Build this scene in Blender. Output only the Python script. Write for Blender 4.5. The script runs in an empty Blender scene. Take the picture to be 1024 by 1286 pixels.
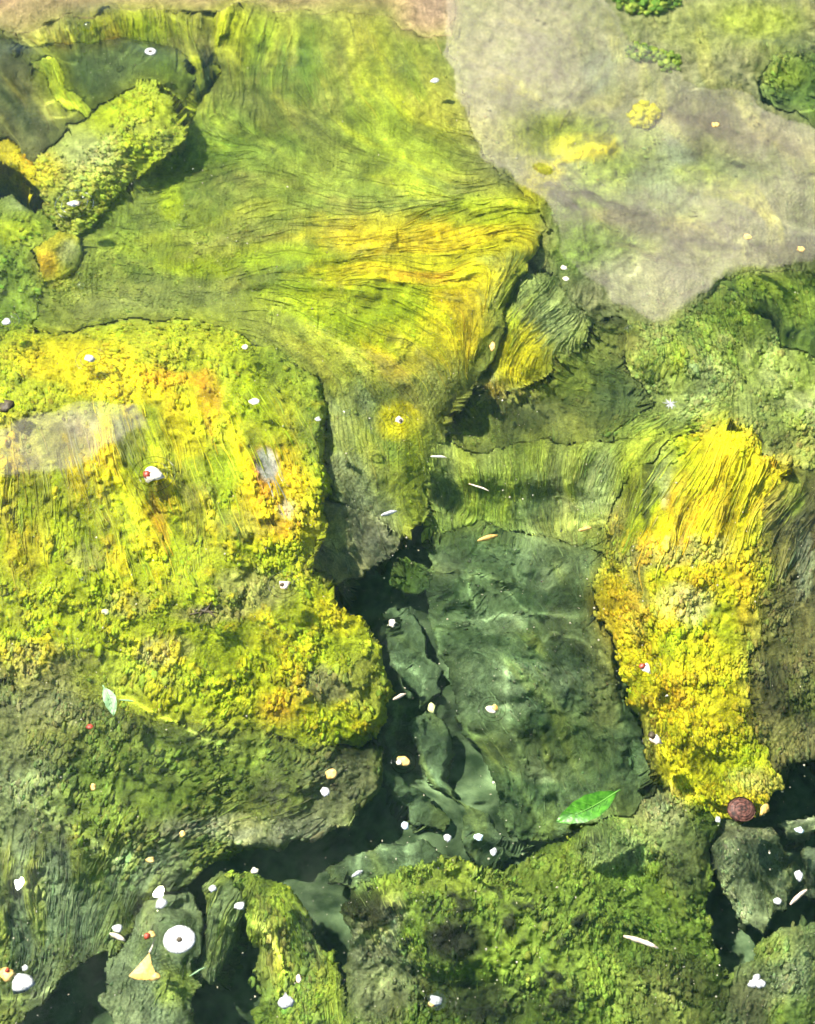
import bpy, math, random
import numpy as np
from mathutils import Vector

# ------------------------------------------------------------------ camera, sky, sun, exposure
scene = bpy.context.scene
C = scene.collection
PITCH = math.radians(58.0)          # how far the lens looks down
VFOV = math.radians(40.0)
FPX = 643.0 / math.tan(VFOV / 2)    # focal length in photograph pixels
DIST = 1.766
CAM = np.array([0.0, -DIST * math.cos(PITCH), DIST * math.sin(PITCH)])
cam_data = bpy.data.cameras.new('camera')
cam = bpy.data.objects.new('camera', cam_data); C.objects.link(cam)
cam.location = CAM
cam.rotation_euler = (math.pi / 2 - PITCH, 0, 0)
cam_data.sensor_fit = 'VERTICAL'; cam_data.sensor_height = 24.0
cam_data.lens = 12.0 / math.tan(VFOV / 2)
cam_data.clip_start = 0.05; cam_data.clip_end = 200
cam_data.dof.use_dof = True
cam_data.dof.focus_distance = 1.70
cam_data.dof.aperture_fstop = 4.0
scene.camera = cam

SUN_DIR = Vector((-0.60, 0.40, 1.0)).normalized()     # towards the sun
world = bpy.data.worlds.new('World'); scene.world = world; world.use_nodes = True
wn = world.node_tree.nodes; wl = world.node_tree.links
for n in list(wn): wn.remove(n)
sky = wn.new('ShaderNodeTexSky'); sky.sky_type = 'NISHITA'; sky.sun_disc = False
sky.sun_elevation = math.asin(SUN_DIR.z)
sky.sun_rotation = math.atan2(SUN_DIR.x, SUN_DIR.y)
bg = wn.new('ShaderNodeBackground'); bg.inputs[1].default_value = 0.07
wo = wn.new('ShaderNodeOutputWorld')
wl.new(sky.outputs[0], bg.inputs[0]); wl.new(bg.outputs[0], wo.inputs[0])
sun_data = bpy.data.lights.new('sun', 'SUN'); sun_data.energy = 5.0
sun_data.angle = math.radians(1.5); sun_data.color = (1.0, 0.95, 0.86)
sun = bpy.data.objects.new('sun', sun_data); C.objects.link(sun)
sun.rotation_euler = SUN_DIR.to_track_quat('Z', 'Y').to_euler()
sun.location = (-1, 1, 3)
sun_data.cycles.is_caustics_light = True      # sunlight is bent by the rippled water
vs = scene.view_settings
vs.view_transform = 'Standard'; vs.look = 'None'; vs.gamma = 1.0
vs.exposure = 1.45
scene.cycles.use_denoising = True
scene.cycles.use_adaptive_sampling = True
scene.cycles.adaptive_threshold = 0.04
scene.cycles.adaptive_min_samples = 24
scene.cycles.max_bounces = 5
scene.cycles.transparent_max_bounces = 16
scene.cycles.volume_bounces = 1
RIPPLE = .00105
DIMPLES = []                          # dents that floating bits press into the water
WATER_ABS, WATER_SCAT = 2.8, 0.42      # per metre

# ------------------------------------------------------------------ the ripples of the water
_wr = np.random.default_rng(11)
WAVES = [(l, _wr.normal(.5, .8), _wr.uniform(0, 6.28)) for l in _wr.uniform(.05, .20, 26)]
def wave(x, y):
    z = 0 * x
    for k, (lam, th, ph) in enumerate(WAVES):
        z = z + RIPPLE * (lam / .12) ** 1.6 * .5 * np.sin(2 * math.pi / lam * (math.cos(th) * x + math.sin(th) * y) + ph + .6 * np.sin(3.1 * x + 2.3 * y + k))
    return z

# ------------------------------------------------------------------ pixels to places
rng = np.random.default_rng(7)
random.seed(7)
SP, CP = math.sin(PITCH), math.cos(PITCH)

def P(u, v, z):
    """world point where the sight line through photo pixel (u, v) meets height z"""
    u = np.asarray(u, float); v = np.asarray(v, float); z = np.asarray(z, float)
    a = (u - 512.0) / FPX; b = -(v - 643.0) / FPX
    dx = a; dy = CP + b * SP; dz = -SP + b * CP
    t = (np.maximum(z, 0.) - CAM[2]) / dz
    x = CAM[0] + dx * t; y = CAM[1] + dy * t
    # below the surface the sight line is bent by the water
    l = np.sqrt(dx * dx + dy * dy + dz * dz); sx = dx / l / 1.33; sy = dy / l / 1.33; sz = np.sqrt(1 - sx * sx - sy * sy)
    d = np.maximum(-z, 0.)
    return np.stack([x + sx / sz * d, y + sy / sz * d, z + 0 * t], -1)

STEP = 2.0
U0, V0, U1, V1 = -170.0, -150.0, 1194.0, 1440.0
NW = int((U1 - U0) / STEP) + 1; NH = int((V1 - V0) / STEP) + 1
gu = U0 + STEP * np.arange(NW); gv = V0 + STEP * np.arange(NH)
GU, GV = np.meshgrid(gu, gv)

def bil(a, x, y):
    """bilinear lookup of array a at float index x (column), y (row)"""
    h, w = a.shape
    x = np.clip(x, 0, w - 1.001); y = np.clip(y, 0, h - 1.001)
    i = x.astype(int); j = y.astype(int); fx = x - i; fy = y - j
    return (a[j, i] * (1 - fx) + a[j, i + 1] * fx) * (1 - fy) + (a[j + 1, i] * (1 - fx) + a[j + 1, i + 1] * fx) * fy

def vnoise(size, ax=1.0, ay=1.0):
    """smooth random field, features of about `size` photo pixels, range about -1..1"""
    cw = int((U1 - U0) / (size * ax)) + 4; ch = int((V1 - V0) / (size * ay)) + 4
    r = rng.uniform(-1, 1, (ch, cw))
    x = (GU - U0) / (size * ax) + 1; y = (GV - V0) / (size * ay) + 1
    i = np.floor(x); j = np.floor(y); fx = x - i; fy = y - j
    fx = fx * fx * (3 - 2 * fx); fy = fy * fy * (3 - 2 * fy)
    return bil(r, i + fx, j + fy)

def fbm(size, octs=4, gain=0.55):
    s = 0; a = 1; t = 0
    for k in range(octs):
        if size < 3.0: break
        s = s + a * vnoise(size); t += a * a; a *= gain; size *= 0.5
    return s / math.sqrt(t) * 1.4

def worley(cell):
    """distance to the nearest of jittered points, in units of the cell, with that point's random value"""
    cw = int((U1 - U0) / cell) + 4; ch = int((V1 - V0) / cell) + 4
    jx = rng.uniform(0, 1, (ch, cw)); jy = rng.uniform(0, 1, (ch, cw)); rv = rng.uniform(0, 1, (ch, cw))
    wx = GU + 0.35 * cell * N12; wy = GV + 0.35 * cell * N12b
    x = (wx - U0) / cell + 1; y = (wy - V0) / cell + 1
    i = np.clip(np.floor(x).astype(int), 1, cw - 2); j = np.clip(np.floor(y).astype(int), 1, ch - 2)
    best = np.full(GU.shape, 9.0); val = np.zeros(GU.shape)
    for dj in (-1, 0, 1):
        for di in (-1, 0, 1):
            a = i + di; b = j + dj
            d = np.hypot(a + jx[b, a] - x, b + jy[b, a] - y)
            m = d < best
            best = np.where(m, d, best); val = np.where(m, rv[b, a], val)
    return best, val

N12 = vnoise(12); N12b = vnoise(12)
NB = fbm(160, 4); NB2 = fbm(120, 4)
NM = fbm(46, 4); NM2 = fbm(60, 4); NM3 = fbm(30, 3)
NF = fbm(14, 3, 0.7); NF2 = fbm(9, 2, 0.8)
W1, W1v = worley(17.0); W2, W2v = worley(9.0)
CLUMP = 0.65 * (1 - 1.5 * W1 ** 2) + 0.45 * (1 - 1.5 * W2 ** 2)

# flow of the trailing weed: photo pixel and direction
FLOW = [(330, 50, -.32, 1), (290, 20, -.3, 1), (440, 40, .05, 1), (420, 110, .35, 1), (480, 130, .8, .9), (540, 90, .6, 1), (560, 180, 1, .5),
        (480, 210, 1, .15), (600, 250, 1, -.1), (500, 290, 1, -.22), (620, 280, 1, -.3), (420, 340, 1, -.1), (560, 340, 1, -.35),
        (450, 400, 1, .45), (540, 400, 1, .35), (400, 460, .7, 1), (480, 470, .6, 1), (480, 560, .4, 1), (520, 620, .4, 1),
        (590, 420, -.4, 1), (260, 250, 1, -.5), (160, 370, 1, -.1), (300, 350, 1, -.12),
        (150, 30, .02, 1), (230, 40, .15, 1), (60, 110, .65, 1), (20, 150, .65, 1),
        (200, 540, .42, 1), (260, 500, .5, 1), (330, 560, .5, 1), (370, 480, .6, 1), (100, 620, .14, 1), (20, 650, .06, 1), (300, 680, .35, 1),
        (100, 780, .1, 1), (30, 900, .1, 1),
        (40, 1150, -.1, 1), (150, 1120, -.5, 1), (250, 1060, -1, .6), (350, 1030, -1, .2), (60, 1040, 0, 1),
        (900, 600, -.55, 1), (820, 610, -.42, 1), (960, 560, -.5, 1), (850, 690, -.45, 1), (785, 620, -.2, 1), (870, 900, .1, 1),
        (1000, 650, -.5, 1), (1050, 800, -.2, 1), (620, 610, 0, 1), (720, 610, .02, 1), (560, 600, .1, 1),
        (690, 400, -1, .8), (650, 350, -.8, 1), (840, 540, -1, .5), (780, 560, -.8, .6), (740, 480, 1, .2),
        (650, 850, 1, .75), (600, 760, .7, -.5), (720, 800, .5, 1), (700, 950, .4, 1), (760, 760, .4, 1), (600, 900, .7, 1),
        (640, 90, 1, .35), (650, 200, 1, .6), (750, 150, -1, .6), (800, 230, 1, .25), (900, 250, 1, .15), (970, 290, .1, 1), (930, 60, .4, 1), (840, 70, .3, 1),
        (970, 380, .25, 1), (890, 430, .3, 1), (480, 1150, .35, 1), (700, 1100, -.5, 1), (620, 1130, -.4, 1), (800, 1150, .4, 1),
        (380, 1150, .45, 1), (270, 1170, -.2, 1), (190, 1200, -.3, 1), (930, 1100, .5, 1), (980, 1220, -.4, 1), (540, 960, .5, 1)]
FX = np.zeros(GU.shape); FY = np.zeros(GU.shape)
for (px, py, dx, dy) in FLOW:
    w = 1.0 / (((GU - px) ** 2 + (GV - py) ** 2) / 900.0 + 1.0) ** 1.8
    l = math.hypot(dx, dy); FX += w * dx / l; FY += w * dy / l
FX += 0.0; ang = np.arctan2(FY, FX) + 0.16 * NM2 + 0.10 * NM3
FX = np.cos(ang); FY = np.sin(ang)

def lic(noise, L):
    acc = noise.copy(); cnt = 1.0
    for s in (1, -1):
        x, y = np.meshgrid(np.arange(NW, dtype=float), np.arange(NH, dtype=float))
        for k in range(L):
            i = np.clip(x, 0, NW - 1).astype(int); j = np.clip(y, 0, NH - 1).astype(int)
            x = x + s * FX[j, i]; y = y + s * FY[j, i]
            acc += bil(noise, x, y) * (1 - k / (L + 1.0)); cnt += (1 - k / (L + 1.0))
    acc -= acc.mean(); return acc / acc.std()
LIC1 = lic(rng.normal(0, 1, GU.shape), 16)
LIC2 = lic(vnoise(6.5), 22)
LIC3 = lic(vnoise(15), 26)
LIC4 = lic(vnoise(24), 44); LIC4b = lic(vnoise(20), 44)
STREAK = np.clip(0.12 * LIC1 + 0.35 * LIC2 + 0.75 * LIC3, -2.2, 2.2)

# ------------------------------------------------------------------ materials
def nodes(name):
    m = bpy.data.materials.new(name); m.use_nodes = True
    nt = m.node_tree; nt.nodes.clear()
    out = nt.nodes.new('ShaderNodeOutputMaterial')
    return m, nt, out

def mat_pigment(name, rough, grain, bump, spec=0.25):
    """living cover whose pigment is stored per vertex; fine grain and relief from noise"""
    m, nt, out = nodes(name)
    N = nt.nodes.new; L = nt.links.new
    at = N('ShaderNodeAttribute'); at.attribute_name = 'pigment'
    tc = N('ShaderNodeTexCoord')
    n1 = N('ShaderNodeTexNoise'); n1.inputs['Scale'].default_value = 330; n1.inputs['Detail'].default_value = 4
    n2 = N('ShaderNodeTexNoise'); n2.inputs['Scale'].default_value = 90; n2.inputs['Detail'].default_value = 5
    L(tc.outputs['Object'], n1.inputs['Vector']); L(tc.outputs['Object'], n2.inputs['Vector'])
    mr = N('ShaderNodeMapRange'); mr.inputs[1].default_value = 0.3; mr.inputs[2].default_value = 0.7
    mr.inputs[3].default_value = 1 - grain; mr.inputs[4].default_value = 1 + grain
    L(n1.outputs[0], mr.inputs[0])
    mr2 = N('ShaderNodeMapRange'); mr2.inputs[1].default_value = 0.3; mr2.inputs[2].default_value = 0.7
    mr2.inputs[3].default_value = 1 - grain * .7; mr2.inputs[4].default_value = 1 + grain * .7
    L(n2.outputs[0], mr2.inputs[0])
    mu = N('ShaderNodeMath'); mu.operation = 'MULTIPLY'; L(mr.outputs[0], mu.inputs[0]); L(mr2.outputs[0], mu.inputs[1])
    vm = N('ShaderNodeVectorMath'); vm.operation = 'SCALE'
    L(at.outputs['Color'], vm.inputs[0]); L(mu.outputs[0], vm.inputs['Scale'])
    b = N('ShaderNodeBsdfPrincipled')
    b.inputs['Roughness'].default_value = rough
    b.inputs['Specular IOR Level'].default_value = spec
    L(vm.outputs[0], b.inputs['Base Color'])
    bp = N('ShaderNodeBump'); bp.inputs['Strength'].default_value = bump; bp.inputs['Distance'].default_value = 0.004
    L(n1.outputs[0], bp.inputs['Height']); L(bp.outputs[0], b.inputs['Normal'])
    L(b.outputs[0], out.inputs[0])
    return m

def mat_plain(name, col, rough=0.5, var=0.25, scale=300, spec=0.4, col2=None, thr=0.55):
    m, nt, out = nodes(name)
    N = nt.nodes.new; L = nt.links.new
    tc = N('ShaderNodeTexCoord'); n1 = N('ShaderNodeTexNoise'); n1.inputs['Scale'].default_value = scale; n1.inputs['Detail'].default_value = 4
    L(tc.outputs['Object'], n1.inputs['Vector'])
    cr = N('ShaderNodeValToRGB')
    e = cr.color_ramp.elements
    c2 = col2 or tuple(min(1, c * (1 + var)) for c in col)
    e[0].position = thr - 0.18; e[0].color = tuple(c * (1 - var) for c in col) + (1,)
    e[1].position = thr + 0.12; e[1].color = tuple(c2) + (1,)
    L(n1.outputs[0], cr.inputs[0])
    b = N('ShaderNodeBsdfPrincipled'); b.inputs['Roughness'].default_value = rough; b.inputs['Specular IOR Level'].default_value = spec
    L(cr.outputs[0], b.inputs['Base Color'])
    bp = N('ShaderNodeBump'); bp.inputs['Strength'].default_value = 0.4; bp.inputs['Distance'].default_value = 0.002
    L(n1.outputs[0], bp.inputs['Height']); L(bp.outputs[0], b.inputs['Normal'])
    L(b.outputs[0], out.inputs[0])
    return m

M_ROCK = mat_pigment('algae_coat', 0.75, 0.30, 0.5)
M_STRAND = mat_pigment('weed_strand', 0.55, 0.15, 0.2, 0.3)
M_CLUMP = mat_pigment('algae_clump', 0.65, 0.22, 0.5, 0.3)

# ------------------------------------------------------------------ mesh helpers
def tag(o, label=None, cat=None, group=None, kind=None):
    if label: o['label'] = label
    if cat: o['category'] = cat
    if group: o['group'] = group
    if kind: o['kind'] = kind
    return o

def mesh_obj(name, verts, faces, mat, parent=None, cols=None, smooth=True):
    """faces: an (n,3) or (n,4) array, or a list of mixed tuples"""
    me = bpy.data.meshes.new(name)
    verts = np.asarray(verts, np.float32)
    if isinstance(faces, np.ndarray):
        nf, k = faces.shape
        me.vertices.add(len(verts)); me.vertices.foreach_set('co', verts.ravel())
        me.loops.add(nf * k); me.loops.foreach_set('vertex_index', faces.astype(np.int32).ravel())
        me.polygons.add(nf)
        me.polygons.foreach_set('loop_start', np.arange(0, nf * k, k, dtype=np.int32))
        me.polygons.foreach_set('loop_total', np.full(nf, k, np.int32))
        me.update(calc_edges=True)
    else:
        me.from_pydata([tuple(v) for v in verts], [], [tuple(f) for f in faces]); me.update()
    me.validate()
    if smooth:
        me.polygons.foreach_set('use_smooth', np.ones(len(me.polygons), bool))
    if cols is not None:
        at = me.color_attributes.new('pigment', 'FLOAT_COLOR', 'POINT')
        c4 = np.ones((len(verts), 4), np.float32); c4[:, :3] = np.clip(cols, 0, 1)
        at.data.foreach_set('color', c4.ravel())
    me.materials.append(mat)
    o = bpy.data.objects.new(name, me); C.objects.link(o)
    if parent: o.parent = parent
    return o

def inpoly(x, y, poly):
    r = np.zeros(x.shape, bool); n = len(poly)
    for i in range(n):
        x1, y1 = poly[i]; x2, y2 = poly[(i + 1) % n]
        if y1 == y2: continue
        c = ((y1 > y) != (y2 > y)) & (x < (x2 - x1) * (y - y1) / (y2 - y1) + x1)
        r ^= c
    return r

def polydist(x, y, poly):
    d = np.full(x.shape, 1e9); n = len(poly)
    for i in range(n):
        x1, y1 = poly[i]; x2, y2 = poly[(i + 1) % n]
        ex, ey = x2 - x1, y2 - y1; l2 = ex * ex + ey * ey + 1e-9
        t = np.clip(((x - x1) * ex + (y - y1) * ey) / l2, 0, 1)
        d = np.minimum(d, np.hypot(x - x1 - t * ex, y - y1 - t * ey))
    return d

def sstep(a, b, x):
    t = np.clip((x - a) / (b - a), 0, 1); return t * t * (3 - 2 * t)

# pigments
Y = (.66, .55, .008); YG = (.38, .45, .008); LG = (.34, .42, .05); G = (.19, .28, .03); O = (.27, .265, .06); OL = (.33, .32, .085)
K = (.07, .085, .025); B = (.40, .38, .22); OR = (.70, .36, .015); GR = (.20, .235, .14); DG = (.035, .065, .03); PG = (.38, .43, .22); W = (.62, .60, .45); BR = (.16, .12, .06)
DK = (.025, .03, .015)

# ------------------------------------------------------------------ the rocks
# poly: outline in the photo; z: heights below the water at photo points; cover: amount of (clump, streak, fuzz) relief;
# zones: (u, v, ru, rv, clump, streak) local relief; paint: (u, v, ru, rv, pigment, amount)
ROCKS = []
DEPTH = .55         # all depths below are scaled by this
def rock(name, label, poly, z, base, base2, clump=0., streak=0., fuzz=1., roll=18, drop=.07, rough=1.0,
         zones=(), paint=(), strands=0, lumps=0, lump_r=(3, 6), strand_len=(14, 30), strand_w=1.0, cat='rock', group=None, warp=1.0, skirt=.2, accent=None, band=0., lines=()):
    z = [(a, b, c * DEPTH - .012) for (a, b, c) in z]; drop = drop * .5; rough = rough * .7
    ROCKS.append(dict(locals()))

rock('boulder', 'broad olive green mound combed by long silky trailing weed in the middle of the pool',
     [(280, 30), (300, 0), (345, -160), (560, -160), (572, 60), (590, 160), (622, 212), (662, 252), (690, 287), (668, 325), (642, 362), (622, 402), (600, 442), (575, 482), (554, 530), (542, 580), (536, 640), (520, 672), (480, 645), (432, 640), (400, 600), (395, 540), (390, 480), (370, 450), (330, 425), (250, 400), (150, 400), (60, 420), (60, 370), (95, 345), (120, 300), (160, 262), (215, 215), (240, 170), (262, 110)],
     [(400, 200, -.10), (450, 20, -.06), (320, 60, -.13), (290, 160, -.17), (550, 280, -.05), (640, 280, -.05), (450, 340, -.065), (460, 420, -.10), (560, 430, -.09), (480, 560, -.15), (520, 650, -.22), (150, 370, -.15), (100, 390, -.17), (240, 230, -.18), (230, 300, -.13), (300, 300, -.12), (350, 400, -.13)],
     (.25, .27, .05), (.19, .245, .03), clump=.06, streak=.75, fuzz=.55, rough=.6, band=.45, roll=14, drop=.05,
     zones=((200, 310, 100, 60, .2, .3), (160, 370, 120, 30, .25, .3), (550, 310, 130, 50, 0, 1.25), (480, 420, 90, 60, .15, 1.0), (340, 50, 70, 70, 0, 1.1)),
     paint=((540, 295, 130, 26, Y, 1.0), (610, 265, 60, 16, YG, .9), (520, 345, 110, 20, Y, 1.2), (450, 375, 110, 26, YG, .9), (530, 350, 40, 7, OR, .8), (500, 400, 80, 40, YG, .9), (570, 400, 36, 40, Y, .9), (500, 440, 50, 30, Y, .5),
            (500, 530, 26, 20, Y, 1.0), (525, 590, 14, 50, YG, .6), (350, 60, 50, 50, G, .8), (300, 40, 20, 40, YG, .6), (240, 160, 60, 30, G, .8), (280, 190, 70, 24, G, .9), (180, 310, 70, 16, YG, .3), (260, 335, 60, 12, YG, .8), (215, 250, 12, 20, YG, .8), (340, 320, 90, 12, YG, .7),
            (160, 372, 110, 22, (.22, .24, .07), .8), (440, 230, 120, 60, LG, .4), (500, 150, 60, 60, YG, .3), (440, 600, 40, 30, GR, .7), (460, 640, 40, 20, GR, .8), (440, 520, 26, 40, PG, .5)),
     strands=2600, strand_len=(22, 50), strand_w=.5, lumps=900, lump_r=(1.2, 2.2), accent=((.40, .39, .07), .4))

rock('fringed_rock', 'rock hung with a yellow green fringe of weed below the pink tan blur',
     [(-170, -90), (345, -160), (297, 5), (284, 50), (266, 105), (247, 152), (234, 130), (246, 92), (215, 76), (185, 68), (150, 62), (110, 64), (82, 72), (40, 54), (0, 60), (-170, 78)],
     [(150, 0, -.085), (150, 60, -.11), (70, 60, -.12), (0, 20, -.12), (280, 20, -.09), (240, 60, -.11), (255, 100, -.14), (250, 140, -.2), (-120, 20, -.1)],
     (.46, .48, .01), YG, streak=1.6, band=.8, fuzz=.6, roll=10, drop=.04,
     paint=((60, 20, 40, 30, B, .8), (0, 40, 60, 40, OL, .7), (130, 35, 60, 20, YG, .8), (140, 45, 8, 10, OR, .9), (80, 52, 10, 10, OR, .9), (240, 60, 40, 20, OL, .8), (255, 110, 12, 40, DG, 1.2)),
     strands=1100, strand_len=(10, 26))
rock('pink_blur', 'smooth pinkish tan blur shaped as stone along the far end of the pool',  # added stone shape standing in for a pinkish blur at the lens
     [(-170, -150), (640, -150), (612, 20), (580, 46), (520, 40), (490, 20), (380, 8), (250, 12), (120, 14), (60, 26), (0, 30), (-170, 34)],
     [(100, -50, -.05), (100, 15, -.085), (550, 30, -.075), (550, -60, -.05), (-150, 0, -.08)], (.46, .28, .16), (.38, .26, .13), fuzz=.5, roll=16, drop=.05, rough=.6,
     paint=((250, 10, 200, 12, OL, .6), (0, 30, 80, 12, OL, .5), (450, 10, 60, 14, OL, .7), (560, 0, 40, 30, (.42, .28, .20), .8)))
rock('smooth_stone', 'dark smooth stone sunk under the yellow green weed fringe',
     [(40, 60), (90, 52), (150, 46), (190, 52), (222, 62), (250, 84), (240, 125), (205, 130), (170, 140), (130, 160), (95, 155), (60, 110)],
     [(150, 90, -.17), (220, 90, -.15), (80, 120, -.19)], (.075, .11, .025), (.11, .15, .035), streak=.8, band=.6, fuzz=.5, roll=20, drop=.05, rough=.4, paint=((220, 95, 26, 26, G, .7),))
rock('slanting_stone', 'dark brown olive slab with faint slanting grooves behind the crusted rock',
     [(-170, 60), (0, 44), (40, 72), (72, 112), (104, 158), (60, 195), (0, 205), (-170, 215)],
     [(0, 60, -.17), (80, 150, -.2), (0, 180, -.22), (-150, 100, -.17)], (.12, .125, .04), (.17, .18, .06), band=.8, streak=1.1, fuzz=.6, roll=12, drop=.05,
     paint=((20, 40, 20, 30, PG, .2),), strands=160, strand_len=(20, 50))
rock('weed_ridge', 'narrow slanting ridge of pale green weed beside the dark smooth stone',
     [(40, 76), (56, 78), (88, 108), (114, 146), (102, 156), (76, 130), (46, 90)],
     [(45, 80, -.16), (110, 150, -.22)], LG, YG, streak=1.5, fuzz=.5, roll=7, drop=.02, strands=300, strand_len=(14, 30))
rock('crusted_rock', 'lumpy rock crusted with pale yellow green knobs beside the shaded hollow',
     [(96, 152), (120, 132), (150, 120), (190, 104), (222, 122), (236, 146), (216, 166), (192, 186), (166, 206), (142, 216), (142, 236), (128, 262), (106, 282), (84, 276), (60, 252), (48, 226), (44, 200), (64, 184), (80, 166)],
     [(190, 130, -.045), (120, 160, -.05), (90, 230, -.07), (105, 270, -.11), (210, 150, -.06)],
     (.42, .44, .09), YG, clump=1.2, fuzz=1.2, roll=12, drop=.08, paint=((150, 135, 50, 12, YG, .9), (110, 265, 25, 20, K, .5), (110, 190, 40, 18, PG, .5), (60, 215, 16, 20, Y, .7)), lumps=1300, lump_r=(2.0, 4.6))
rock('yellow_stone', 'small bright yellow stone wedged against the crusted rock',
     [(-170, 150), (0, 176), (26, 184), (50, 204), (60, 224), (42, 226), (16, 208), (0, 200), (-170, 190)],
     [(0, 185, -.06), (50, 215, -.08), (-120, 170, -.05)], Y, (.5, .42, .02), fuzz=.9, clump=.4, roll=8, drop=.05, paint=((40, 195, 14, 10, OR, .8),), lumps=150, lump_r=(2, 4))
rock('boulder', 'small bumpy green boulder beside the rounded yellow stone',
     [(-170, 240), (0, 252), (28, 260), (46, 276), (52, 300), (42, 330), (56, 356), (46, 388), (22, 410), (0, 420), (-170, 425)],
     [(0, 300, -.10), (40, 290, -.12), (20, 390, -.16), (-100, 330, -.06)], LG, G, clump=1.0, roll=14, drop=.08, lumps=420, lump_r=(2.5, 5), paint=((10, 290, 30, 14, YG, .8), (25, 260, 20, 6, PG, .8)))
rock('rounded_stone', 'rounded yellow orange stone beside the small bumpy green boulder',
     [(38, 310), (50, 300), (70, 302), (92, 306), (97, 322), (88, 340), (72, 353), (58, 350), (44, 330)],
     [(60, 320, -.07), (90, 325, -.10), (70, 350, -.13)], (.62, .52, .03), YG, fuzz=.7, clump=.15, roll=14, drop=.04, rough=.6, paint=((55, 335, 14, 14, OR, .8), (88, 318, 12, 14, PG, .7)))

rock('ledge_boulder', 'wide pale olive ledge under the greyish reflection film',
     [(560, -160), (1194, -160), (1194, 334), (1024, 334), (936, 340), (906, 360), (876, 386), (830, 402), (770, 400), (732, 408), (692, 362), (668, 325), (690, 287), (662, 252), (622, 212), (590, 160), (572, 60)],
     [(640, 60, -.07), (620, 180, -.06), (700, 120, -.09), (760, 260, -.12), (700, 300, -.12), (850, 100, -.10), (850, 250, -.13), (1000, 250, -.12), (780, 370, -.16), (900, 20, -.08), (1150, 100, -.08), (700, 350, -.16)],
     (.31, .29, .145), (.24, .25, .085), clump=.25, streak=.4, fuzz=1.1, roll=12, drop=.05,
     zones=((650, 60, 90, 60, .1, .6), (960, 290, 60, 40, 0, .9), (830, 350, 60, 40, .4, .1)),
     paint=((690, 165, 55, 24, (.30, .33, .03), 1.), (650, 120, 40, 40, O, .5), (860, 215, 90, 26, (.24, .28, .10), .6), (720, 260, 40, 20, G, .6), (735, 185, 34, 14, Y, 1.1), (690, 215, 22, 14, Y, 1.1), (655, 250, 26, 12, Y, 1.1), (800, 200, 90, 40, LG, .5), (780, 230, 60, 26, LG, .5), (745, 310, 60, 26, G, .8), (720, 330, 30, 24, G, .7), (850, 190, 20, 20, GR, .9), (830, 240, 40, 30, GR, .7), (760, 90, 24, 24, GR, .7), (890, 30, 60, 30, (.36, .37, .10), .7), (960, 30, 50, 24, YG, .5), (870, 140, 50, 20, BR, .4), (930, 170, 70, 24, BR, .45), (840, 285, 60, 12, BR, .5), (780, 270, 40, 10, BR, .6),
            (800, 350, 60, 30, B, .5), (680, 295, 16, 12, B, .8)),
     lines=(([(640, 262), (680, 222), (712, 200), (760, 176)], 7, .006, Y, 1.0), ([(690, 238), (760, 262), (800, 276), (850, 300), (900, 306), (1060, 308)], 5, -.008, (.10, .10, .05), .8), ([(770, 300), (840, 330), (900, 320), (1060, 316)], 3, -.004, BR, .4), ([(860, 150), (930, 168), (990, 180), (1060, 186)], 8, -.006, BR, .5), ([(570, 60), (580, 120), (604, 186), (650, 226)], 3, .003, B, .8)),
     strands=1400, strand_len=(8, 22), lumps=700, lump_r=(1.3, 2.6), strand_w=.6)
rock('boulder', 'dark green boulder in the hollow beside the pale olive ledge',
     [(955, 82), (985, 62), (1194, 40), (1194, 170), (1024, 162), (988, 142), (958, 112)],
     [(1000, 90, -.12), (1000, 140, -.2), (1150, 100, -.12)], (.09, .15, .03), G, clump=.9, roll=14, drop=.06, lumps=330, lump_r=(2.5, 5), paint=((970, 85, 30, 22, LG, .8),))
rock('boulder', 'dark green boulder with upright pale weed strands at the edge of the reflection film',
     [(908, 362), (936, 340), (1024, 334), (1194, 334), (1194, 470), (1024, 446), (985, 430), (945, 385)],
     [(950, 350, -.14), (1000, 400, -.2), (1150, 380, -.14), (1000, 440, -.26)], (.075, .13, .025), (.13, .20, .03), streak=1.2, fuzz=.7, roll=12, drop=.06,
     paint=((990, 370, 30, 40, LG, .6), (960, 350, 14, 20, YG, .4), (940, 400, 30, 20, DG, .9)), strands=500, strand_len=(14, 30), lumps=120, lump_r=(2, 4))
rock('flat_stone', 'olive green stone with a soft weed mat sunk between the yellow stone and knobby boulders',
     [(625, 470), (690, 400), (732, 404), (775, 400), (800, 420), (820, 500), (830, 545), (740, 560), (650, 556), (590, 566), (575, 540), (600, 510)],
     [(720, 440, -.2), (650, 520, -.24), (750, 500, -.22), (600, 550, -.28), (800, 520, -.26), (750, 410, -.24)], (.15, .18, .04), O, clump=.2, streak=.3, fuzz=1.1, roll=16, drop=.06,
     paint=((720, 470, 60, 24, LG, .45), (660, 520, 40, 20, K, .7), (780, 480, 30, 50, DG, .7), (770, 400, 50, 10, DG, .9)), strands=400, strand_len=(8, 18), lumps=200, lump_r=(1.6, 3))
rock('streaked_stone', 'yellow edged stone with pale slanting stripes beside the dark crevice',
     [(632, 405), (655, 365), (680, 342), (700, 350), (745, 400), (742, 420), (700, 455), (682, 474), (652, 484), (625, 502), (604, 512), (618, 480), (640, 450)],
     [(690, 370, -.11), (720, 410, -.13), (660, 460, -.13), (615, 505, -.19)], (.31, .36, .10), (.27, .33, .10), band=.6, streak=.8, fuzz=.6, roll=9, drop=.05,
     paint=((655, 440, 30, 36, Y, 1.1), (672, 460, 20, 16, Y, .8), (640, 400, 14, 20, YG, .9), (620, 495, 16, 14, OR, .7), (700, 395, 30, 30, PG, .3)), strands=600, strand_len=(12, 28))
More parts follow.
